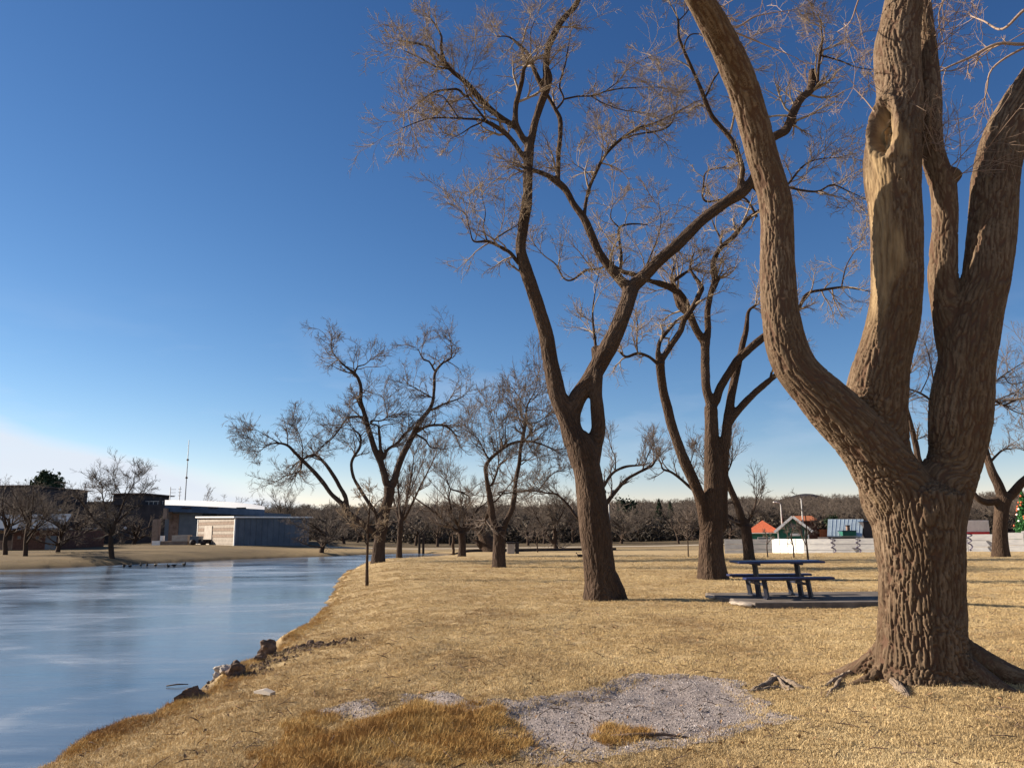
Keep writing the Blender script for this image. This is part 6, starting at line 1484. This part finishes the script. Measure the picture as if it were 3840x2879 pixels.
# long dark building with the box on its roof
Y = 104; g = ground_at(400, Y); o = empty('long_dark_building', g, 'long dark building with a square box on its roof behind the lone far-shore tree', 'building')
prism('wall', 190, 625, 1893, Y, 16, M1['darkwall'], o, g); pr = prism('roof_box', 425, 536, 1852, Y-.5, 8, M1['darkwall'], o, g, 1893); prism('roof_box_roof', 416, 545, 1848, Y-1, 9, M1['brick'], pr, g, 1853)
prism('parapet', 190, 540, 1880, Y+2, 12, M1['darkwall'], o, g, 1893)
a = bpt(536, 1879, Y, g); c = bpt(622, 1879, Y, g)
rl = MB(); rl.box(((a[0]+c[0])/2, .4, a[2]), (c[0]-a[0], .07, .09)); 
for k in range(6): rl.box((a[0]+(c[0]-a[0])*k/5, .4, a[2]-.25), (.06, .06, .5))
rl.build('roof_railing', M1['metal'], o)
for px, yt in ((601, 1862), (618, 1868)): prism('vent_pipe', px-3, px+3, yt, Y, .3, M1['darkwall'], o, g, 1893)
for k in range(7):
    face_win(o, 245+k*26, 262+k*26, 1985, 2003, Y, g, M1['darkwall'], M1['glass'], dy=-.03)
prism('canopy_edge', 228, 346, 1979, Y-3.5, 3.3, M1['cream'], o, g, 1984.5)
for px in (470, 223): 
    a = bpt(px, 1979 if px == 470 else 1911, Y-.1, g); MB().add(pebble(rng, .22, (1, 1, 1), 0, 1)[0], None, pebble(rng, .22, (1, 1, 1), 0, 1)[1]).build('wall_lamp', M1['white'], o, loc=tuple(a))
# roof aerials
Y = 100
for px, yt, lb in ((628, 1826, 'short roof aerial with side bars left of the tall mast'), (664, 1824, 'short slim roof aerial close left of the tall mast')):
    g = ground_at(px, Y); o = empty('roof_aerial', g, lb, 'aerial'); b0 = bpt(px, 1885, Y, g)[2]; t0 = bpt(px, yt, Y, g)[2]
    MB().tube([(0, 0, 0), (0, 0, t0)], [.08, .05], 6).build('pole', M1['metal'], o, True)
    for k in range(3): MB().box((.35 if px == 628 else 0, 0, b0+(t0-b0)*(.45+.2*k)), (.7 if px == 628 else .4, .05, .05)).build('side_bar', M1['metal'], o)
# left-most building and low blue-roofed house
Y = 98; g = ground_at(40, Y); o = empty('left_building', g, 'tall dark building cut by the left edge of the picture', 'building')
prism('wall', -160, 104, 1823, Y, 14, M1['darkwall'], o, g); prism('roof_edge', -165, 108, 1819, Y-.3, 15, M1['brick'], o, g, 1823.5)
for k in range(3): face_win(o, 8+k*26, 28+k*26, 1914, 1924, Y, g, M1['cream'], M1['glass'], dy=-.03)
Y = 70; g = ground_at(100, Y); o = empty('blue_roof_house', g, 'low house with a long dark blue roof at the far left shore', 'house')
a = bpt(-120, 1988, Y-1, g); c = bpt(232, 1988, Y-1, g); ra = bpt(-120, 1936, Y+4, g); rc = bpt(150, 1936, Y+4, g)
V = np.array([(a[0], -1, a[2]), (c[0], -1, a[2]), (c[0]-2.0, 4, ra[2]), (ra[0], 4, ra[2])]); V = np.vstack([V, V+[0, 0, .15]])
mesh_obj('roof', V, [(0, 3, 2, 1), (4, 5, 6, 7), (0, 1, 5, 4), (1, 2, 6, 5), (2, 3, 7, 6), (3, 0, 4, 7)], M1['slate'], o)
prism('wall', 52, 218, 1990, Y, 8, M1['brownw'], o, g); prism('porch_wall', -120, 50, 2026, Y+.4, .3, M1['brick'], o, g); prism('porch_beam', -120, 54, 1989, Y+.3, .4, M1['tan'], o, g, 2001)
for px in (-60, 48): prism('porch_post', px, px+5, 1990, Y+.1, .2, M1['tan'], o, g)
prism('back_wall', -120, 52, 1990, Y+5, .3, M1['darkwall'], o, g)
d = prism('garage_door', 172, 212, 2008, Y-.06, .06, M1['greyclad'], o, g)
for k in range(3): face_win(o, 66+k*34, 82+k*34, 2008, 2022, Y, g, M1['brick'], M1['glass'], dy=-.05)

# low dark hill crest beyond the wood ---------------------------------------
cx_, cy_ = at(3010, 1860, 560)[0], 560; n_ = 40; xs = np.linspace(-1, 1, n_); ys = np.linspace(-1, 1, 12)
zt_ = at(3010, 1851, 560)[2]; V = []
for yy in ys:
    for xx in xs:
        h = (1-abs(xx)**1.6)*(1-yy*yy)**.5; V.append((cx_+xx*34, cy_+yy*30, 4+(zt_-4)*h**.45*(.9+.1*math.exp(-(xx*2.5)**2))+.3*math.sin(xx*9)*h))
ii = np.arange(n_*12).reshape(12, n_); F = np.stack([ii[:-1, :-1], ii[:-1, 1:], ii[1:, 1:], ii[1:, :-1]], -1).reshape(-1, 4)
tag(link('hill', np_mesh('hill', np.array(V), F), noisy('dark_scrub_hill', (0.010, 0.009, 0.013), (0.022, 0.018, 0.022), .05)), kind='structure')

# things on the lawn and at the water ---------------------------------------
# sapling with its stake
def path_tree(name, label, base_px, trunk_pts, branch_pts, Y=None, seed=3, mt='bark_far', tw='twig_far', L1=.35, tipr=.0035, n2=5, n3=4, spacing=.12):
    p = hit(*base_px); Yd = p[1] if Y is None else Y
    g = []; 
    def conv(pts): 
        P = np.array([at(x, y, Yd) for x, y, w in pts]); r = np.array([w/2/FPX*Yd for x, y, w in pts]); Q = catmull(np.column_stack([P, r]), 4); return Q[:, :3], Q[:, 3]
    ms = [conv(trunk_pts)]+[conv(b_) for b_ in branch_pts]
    rng = np.random.default_rng(seed)
    for Q, q in ms[1:]: Q[:, 1] += np.linspace(0, 1, len(Q))*rng.uniform(-.5, .5)
    base = np.array([ms[0][0][0][0], Yd, tz(ms[0][0][0][0], Yd)])
    t = empty(name, base, label, 'tree')
    Q, q = ms[0]; Q = np.vstack([Q[0]-[0, 0, .3], Q]); q = np.concatenate([[q[0]], q])
    tube_attr('trunk', [(Q[None], q[None], 9)], 9, MAT[mt], t, base)
    if len(ms) > 1: tube_attr('branches', [(Q[None], q[None], 5) for Q, q in ms[1:]], 5, MAT[mt], t, base, kind='stuff')
    gg = crown(ms, rng, rmax=.05, spacing=spacing, L1=L1, n2=n2, n3=n3, up=.06, tipr=tipr, trunk_free=True, curl=.25)
    tube_attr('twigs', gg, 3, MAT[tw], t, base, kind='stuff'); return t
e_ = lambda x, y, w: (850+x*.6032, 1200+y*.6032, w*.6032)
path_tree('sapling', 'young bare sapling on the bank with a pale trunk, left of the lakeside tree', (1377, 2196),
          [e_(872, 1650, 22), e_(873, 1500, 17), e_(876, 1400, 15), e_(880, 1280, 12), e_(886, 1200, 9), e_(890, 1130, 5), e_(884, 1060, 3)],
          [[e_(876, 1400, 8), e_(840, 1340, 6), e_(790, 1280, 4), e_(750, 1215, 3)], [e_(878, 1330, 7), e_(840, 1270, 5), e_(800, 1230, 3)], [e_(880, 1290, 7), e_(910, 1230, 5), e_(950, 1170, 3)], [e_(880, 1360, 6), e_(930, 1310, 4), e_(960, 1260, 3)], [e_(885, 1210, 5), e_(860, 1150, 3), e_(840, 1100, 3)], [e_(885, 1190, 5), e_(912, 1120, 3), e_(905, 1060, 3)]], tipr=.004, mt='bark_mid', tw='twig')
path_tree('sapling', 'thin young sapling on the open lawn left of the three-stemmed tree', (2581, 2088), [(2581, 2090, 5), (2580, 2040, 4), (2577, 1990, 3), (2578, 1950, 2)], [[(2580, 2030, 3), (2568, 2000, 2), (2560, 1970, 2)], [(2579, 2020, 3), (2592, 1990, 2), (2598, 1960, 2)]], tipr=.008, L1=.7, seed=5)
path_tree('sapling', 'thin reddish sapling in front of the fence corner by the green hut', (3030, 2098), [(3031, 2100, 8), (3027, 2060, 7), (3022, 2010, 6), (3024, 1970, 4), (3020, 1930, 3)], [[(3026, 2050, 4), (3012, 2020, 3), (3005, 1990, 2)], [(3023, 2010, 4), (3040, 1985, 3), (3052, 1960, 2)]], tipr=.006, L1=.5, seed=6)
path_tree('sapling', 'slim bare sapling in front of the bright white fence panel', (2976, 2090), [(2977, 2086, 6), (2975, 2050, 5), (2968, 2015, 4), (2972, 1985, 3)], [[(2975, 2045, 3), (2960, 2025, 2), (2955, 2000, 2)]], tipr=.005, L1=.4, seed=7)
path_tree('sapling', 'slim sapling beside the fence left of the bright panel', (2878, 2090), [(2879, 2086, 5), (2876, 2050, 4), (2878, 2010, 3)], [[(2877, 2040, 3), (2888, 2020, 2)]], tipr=.005, L1=.4, seed=8)
path_tree('sapling', 'small bare sapling near the canal, right of the spreading tree', (2015, 2070), [(2016, 2068, 5), (2014, 2040, 4), (2012, 2015, 3)], [[(2014, 2045, 3), (2000, 2025, 2), (1990, 2010, 2)], [(2013, 2035, 3), (2030, 2015, 2)]], tipr=.007, L1=.7, seed=9)
# pair of dark posts, low bridge rail, bins
for px, lb in ((1573, 'left one of the two dark posts standing beyond the slim tree'), (1588, 'right one of the two dark posts standing beyond the slim tree')):
    Y = 74; g = ground_at(px, Y); o = MB().box((0, 0, .85), (.20, .20, 2.1), bev=.02).build('wooden_post', MAT['bark_far'], None, loc=tuple(g)); tag(o, lb, 'post', 'pair of dark posts')
def post_person(px, Y): pass
g = ground_at(1699, 62); o = empty('short_post', g, 'short knobbly brown post or stump at the water edge left of the twisted tree', 'post')
mb = MB(); mb.tube([(0, 0, -.2), (.05, 0, .35), (-.03, 0, .7), (.04, 0, 1.05), (0, 0, 1.45)], [.13, .10, .13, .09, .06], 8).build('shaft', MAT['bark_mid'], o, True)
mb = MB(); mb.tube([(0, 0, .8), (.15, -.05, 1.0)], [.06, .04], 6).build('stub', MAT['bark_mid'], o, True)
g = ground_at(1915, 64); o = empty('litter_bin', g, 'small pale and dark litter bin beyond the spreading tree', 'bin')
MB().box((0, 0, .38), (.62, .5, .78), bev=.03).build('body', M1['cream'], o); MB().box((0, 0, .84), (.72, .6, .14), bev=.04).build('lid', M1['dark'], o); MB().box((.5, 0, .45), (.3, .4, .9)).build('side_post', M1['dark'], o)
# canal edge: a low dark bank beyond the lawn
def strip(name, pts, w, z0, z1, mt):
    P = np.array(pts, float); V = []; 
    for i in range(len(P)):
        t_ = P[min(i+1, len(P)-1)]-P[max(i-1, 0)]; t_ = t_/np.linalg.norm(t_); nr = np.array([-t_[1], t_[0]])*w/2
        z_ = tz(*P[i]); V += [(*(P[i]-nr), z_+z0), (*(P[i]-nr), z_+z1), (*(P[i]+nr), z_+z1), (*(P[i]+nr), z_+z0)]
    F = []
    for i in range(len(P)-1):
        a = i*4; F += [(a, a+4, a+5, a+1), (a+1, a+5, a+6, a+2), (a+2, a+6, a+7, a+3)]
    return tag(mesh_obj(name, np.array(V), F, mt), kind='structure')
pth = noisy('pale_dirt_path', (0.42, 0.36, 0.29), (0.54, 0.47, 0.38), 1, .95)
xs = np.linspace(-20, 34, 28); strip('path', [(x, 84+2.2*math.sin(x*.07)) for x in xs], 2.2, -.05, .02, pth)
strip('kerb', [(x, 70.5+1.0*math.sin(x*.05)) for x in np.linspace(-8, 9, 18)], .5, -.1, .22, M1['dark'])
# rocks at the bank
rock_m = noisy('brown_rock', (0.07, 0.045, 0.032), (0.17, 0.115, 0.085), 7, .95, 6, .7, .02); rockw_m = noisy('pale_rock', (0.26, 0.22, 0.185), (0.48, 0.43, 0.385), 9, .9, 6, .7, .02)
def rock(px, py, s, sq, mt, label, seed, rz=0, dz=0.0, cat='rock', grp='rocks along the bank'):
    rng = np.random.default_rng(seed); p = hit(px, py); V, F = pebble(rng, s, sq, .42, 3); V = V+.05*s*np.round(fbm(V*6/s, 2, seed)*3)[:, None]/3*vnorm(V)
    o = link('bank_rock', np_mesh('bank_rock', V, F, False), mt, None, loc=(p[0], p[1], p[2]+dz)); o.rotation_euler = (0, 0, rz); tag(o, label, cat, grp)
rock(846, 2528, .11, (1.2, .8, .6), rockw_m, 'pale broken rock at the water edge, lowest of the bank rocks but one', 1, .4, .06)
rock(815, 2538, .06, (1.1, .9, .7), rockw_m, 'small pale pinkish rock right at the ice beside the larger pale one', 2, .2, .03)
rock(885, 2535, .13, (1.1, .7, .8), rock_m, 'black-brown rock leaning against the pale rock at the water edge', 3, .9, .07)
rock(917, 2473, .06, (1, 1, .9), rock_m, 'small round dark rock above the black-brown rock on the bank', 4, .1, .06)
rock(1005, 2462, .13, (1.1, .8, .95), rock_m, 'tallest dark brown rock on the bank, with earth trailing behind it', 5, .3, .12)
rock(975, 2480, .08, (1.2, .8, .7), rock_m, 'low brown rock touching the left side of the tallest bank rock', 6, .6, .05)
rock(1165, 2425, .065, (1, .8, .9), rock_m, 'dark clod at the far right end of the bank rocks, left of its neighbour', 7, .3, .05)
rock(1200, 2425, .07, (1.2, .8, .7), rock_m, 'dark ragged clod farthest right among the bank rocks', 8, .5, .04)
rock(718, 2620, .10, (1.5, .5, .8), rock_m, 'dark wedge-shaped rock at the ice, nearest to the viewer', 9, .75, .04)
# earth scar between the rocks: dug soil
er = np.random.default_rng(9); pts = []
for (x, y, sp__) in [(930, 2510, .28), (1060, 2455, .22), (1100, 2440, .2), (1140, 2432, .16), (1230, 2425, .2), (900, 2540, .2), (1020, 2480, .2)]:
    p = hit(x, y); n_ = 110; q = p[:2]+er.normal(0, sp__, (n_, 2))*[1, .5]; pts.append(np.column_stack([q, terrain(q)+.004]))
pts = np.vstack(pts); sc = .012+.03*er.random(len(pts))**2
scatter('soil_clods', pts, er.uniform(0, 6.28, (len(pts), 3)), np.column_stack([sc*1.3, sc, sc*.7]), [src('clod', *pebble(er, 1, (1, .8, .6), .4), rock_m) for _ in range(3)], label='loose brown earth between the bank rocks', cat='soil')
# scrap of pale wood or paper
p = hit(990, 2608); V = np.array([(-.13, -.03, .0), (.13, -.045, .0), (.14, .03, .0), (-.11, .04, .0), (-.13, -.03, .022), (.02, -.04, .05), (.14, -.045, .025), (.14, .03, .03), (.0, .035, .055), (-.11, .04, .024)])
o = mesh_obj('wood_scrap', V, [(4, 5, 8, 9), (5, 6, 7, 8), (0, 1, 5, 4), (1, 6, 5), (3, 9, 8), (3, 8, 7, 2), (0, 4, 9, 3), (1, 2, 7, 6), (0, 3, 2, 1)], M1['cream'], None, loc=(p[0], p[1], p[2]+.02)); o.rotation_euler = (0, 0, -.5)
tag(o, 'pale flat scrap lying alone on the grass below the bank rocks', 'scrap')
# stick frozen in the ice
p = pw(665, 2573, ZW); o = MB().tube([(-.14, -.03, .015), (0, .0, .03), (.13, .05, .02)], [.008, .010, .005], 6).build('stick', rock_m, None, True, loc=(p[0], p[1], ZW)); tag(o, 'small dark stick lying on the ice near the wedge-shaped rock', 'stick')
# fallen stick and tuft beside the gravel
p = hit(2440, 2772); o = MB().tube([(-.30, .02, .02), (-.1, -.02, .035), (.1, .01, .03), (.28, -.03, .015)], [.010, .016, .013, .006], 7).build('stick', rock_m, None, True, loc=(p[0], p[1], p[2])); tag(o, 'thin dark stick on the gravel beside the rusty grass tuft', 'stick')
# birds
bird_m = noisy('dark_feathers', (0.012, 0.010, 0.012), (0.045, 0.035, 0.03), 8, .7); bill_m = mat('dark_bill', (.05, .035, .02), .5)
def lathe_x(pr, sides=10):
    a = np.arange(sides)*2*math.pi/sides; V = np.array([[(x, r*math.cos(t), z+r*math.sin(t)*sq) for t in a] for x, r, z, sq in pr]).reshape(-1, 3); n_ = len(pr)
    idx = np.arange(n_*sides).reshape(n_, sides); nx = np.roll(idx, -1, 1); return V, np.stack([idx[:-1], nx[:-1], nx[1:], idx[1:]], -1).reshape(-1, 4)
def make_duck(label, group=None):
    t = empty('duck', (0, 0, 0), label, 'duck', group)
    V, F = lathe_x([(-.27, .005, .17, 1), (-.22, .035, .15, .6), (-.14, .08, .12, .8), (-.02, .105, .11, .95), (.10, .095, .11, 1), (.17, .06, .14, 1.1), (.20, .038, .19, 1), (.215, .036, .24, 1), (.235, .046, .275, 1), (.27, .03, .28, 1), (.285, .004, .275, 1)])
    b_ = link('body', np_mesh('body', V, F), bird_m, t)
    V, F = lathe_x([(.275, .018, .268, .6), (.31, .014, .262, .4), (.335, .002, .26, .3)], 6); link('bill', np_mesh('bill', V, F), bill_m, t)
    for s in (-1, 1):
        V, F = lathe_x([(-.24, .004, .16, 1), (-.12, .03, .14, 1.6), (.04, .034, .13, 1.9), (.11, .01, .13, 1)], 7); link('wing', np_mesh('wing', V+[0, s*.082, 0], F), bird_m, t)
        MB().tube([(-.01, s*.04, .05), (.0, s*.04, .0)], [.008, .008], 5).build('leg', bill_m, t)
    return t
DL = 'small dark duck resting on the ice near the far shore'
DLS = ['leftmost of the dark ducks on the far ice', 'second dark duck from the left on the far ice', 'third dark duck from the left on the far ice', 'fourth dark duck from the left, close beside the fifth', 'fifth dark duck from the left on the far ice', 'third dark duck from the right on the far ice', 'second dark duck from the right on the far ice', 'rightmost of the dark ducks on the far ice']
d0 = make_duck(DL, 'ducks on the ice by the far shore'); br2 = np.random.default_rng(77)
for i, (px, py) in enumerate([(465, 2126), (487, 2126), (528, 2121), (551, 2122), (583, 2122), (631, 2127), (652, 2124), (690, 2121)]):
    o = d0 if i == 0 else copy_tree(d0); p = pw(px, py, ZW); o.location = (p[0], p[1], ZW+.004); o.rotation_euler = (0, 0, br2.uniform(0, 6.28)); o['label'] = DLS[i]; s = br2.uniform(.62, .85); o.scale = (s, s, s)
bd = make_duck('small dark bird standing alone on the lawn, left of the big forked trunk'); p = hit(2176, 2090); bd.location = tuple(p); bd.rotation_euler = (0, 0, 3.5); bd.name = 'lawn_bird'; bd['category'] = 'bird'
# fallen leaves and twigs scattered over the near lawn
lf = noisy('dead_leaf', (0.16, 0.09, 0.045), (0.34, 0.21, 0.11), 3, .9)
V = np.array([(-.03, 0, 0), (0, -.014, .008), (.034, 0, .003), (0, .014, .01)]); ls = src('leaf', V, np.array([(0, 1, 2, 3)]), lf)
V, F4, _ = tubes(np.array([[(-.09, 0, 0), (0, .012, .012), (.08, -.008, .004)]]), np.array([[.003, .004, .002]]), 4); ls2 = src('fallen_twig', V, F4, rock_m)
P1, r1 = wedge(2600, 3.4, 20, -36, 38, 1); P1 = P1[lake_sd(P1) > .3]
scatter('leaf_litter', np.column_stack([P1, terrain(P1)+.022]), np.column_stack([gr.normal(0, .4, len(P1)), gr.normal(0, .4, len(P1)), gr.uniform(0, 6.28, len(P1))]), np.column_stack([gr.uniform(.5, 1.1, len(P1))]*3), [ls, ls2], label='dead leaves and bits of twig scattered over the lawn', cat='leaf litter')
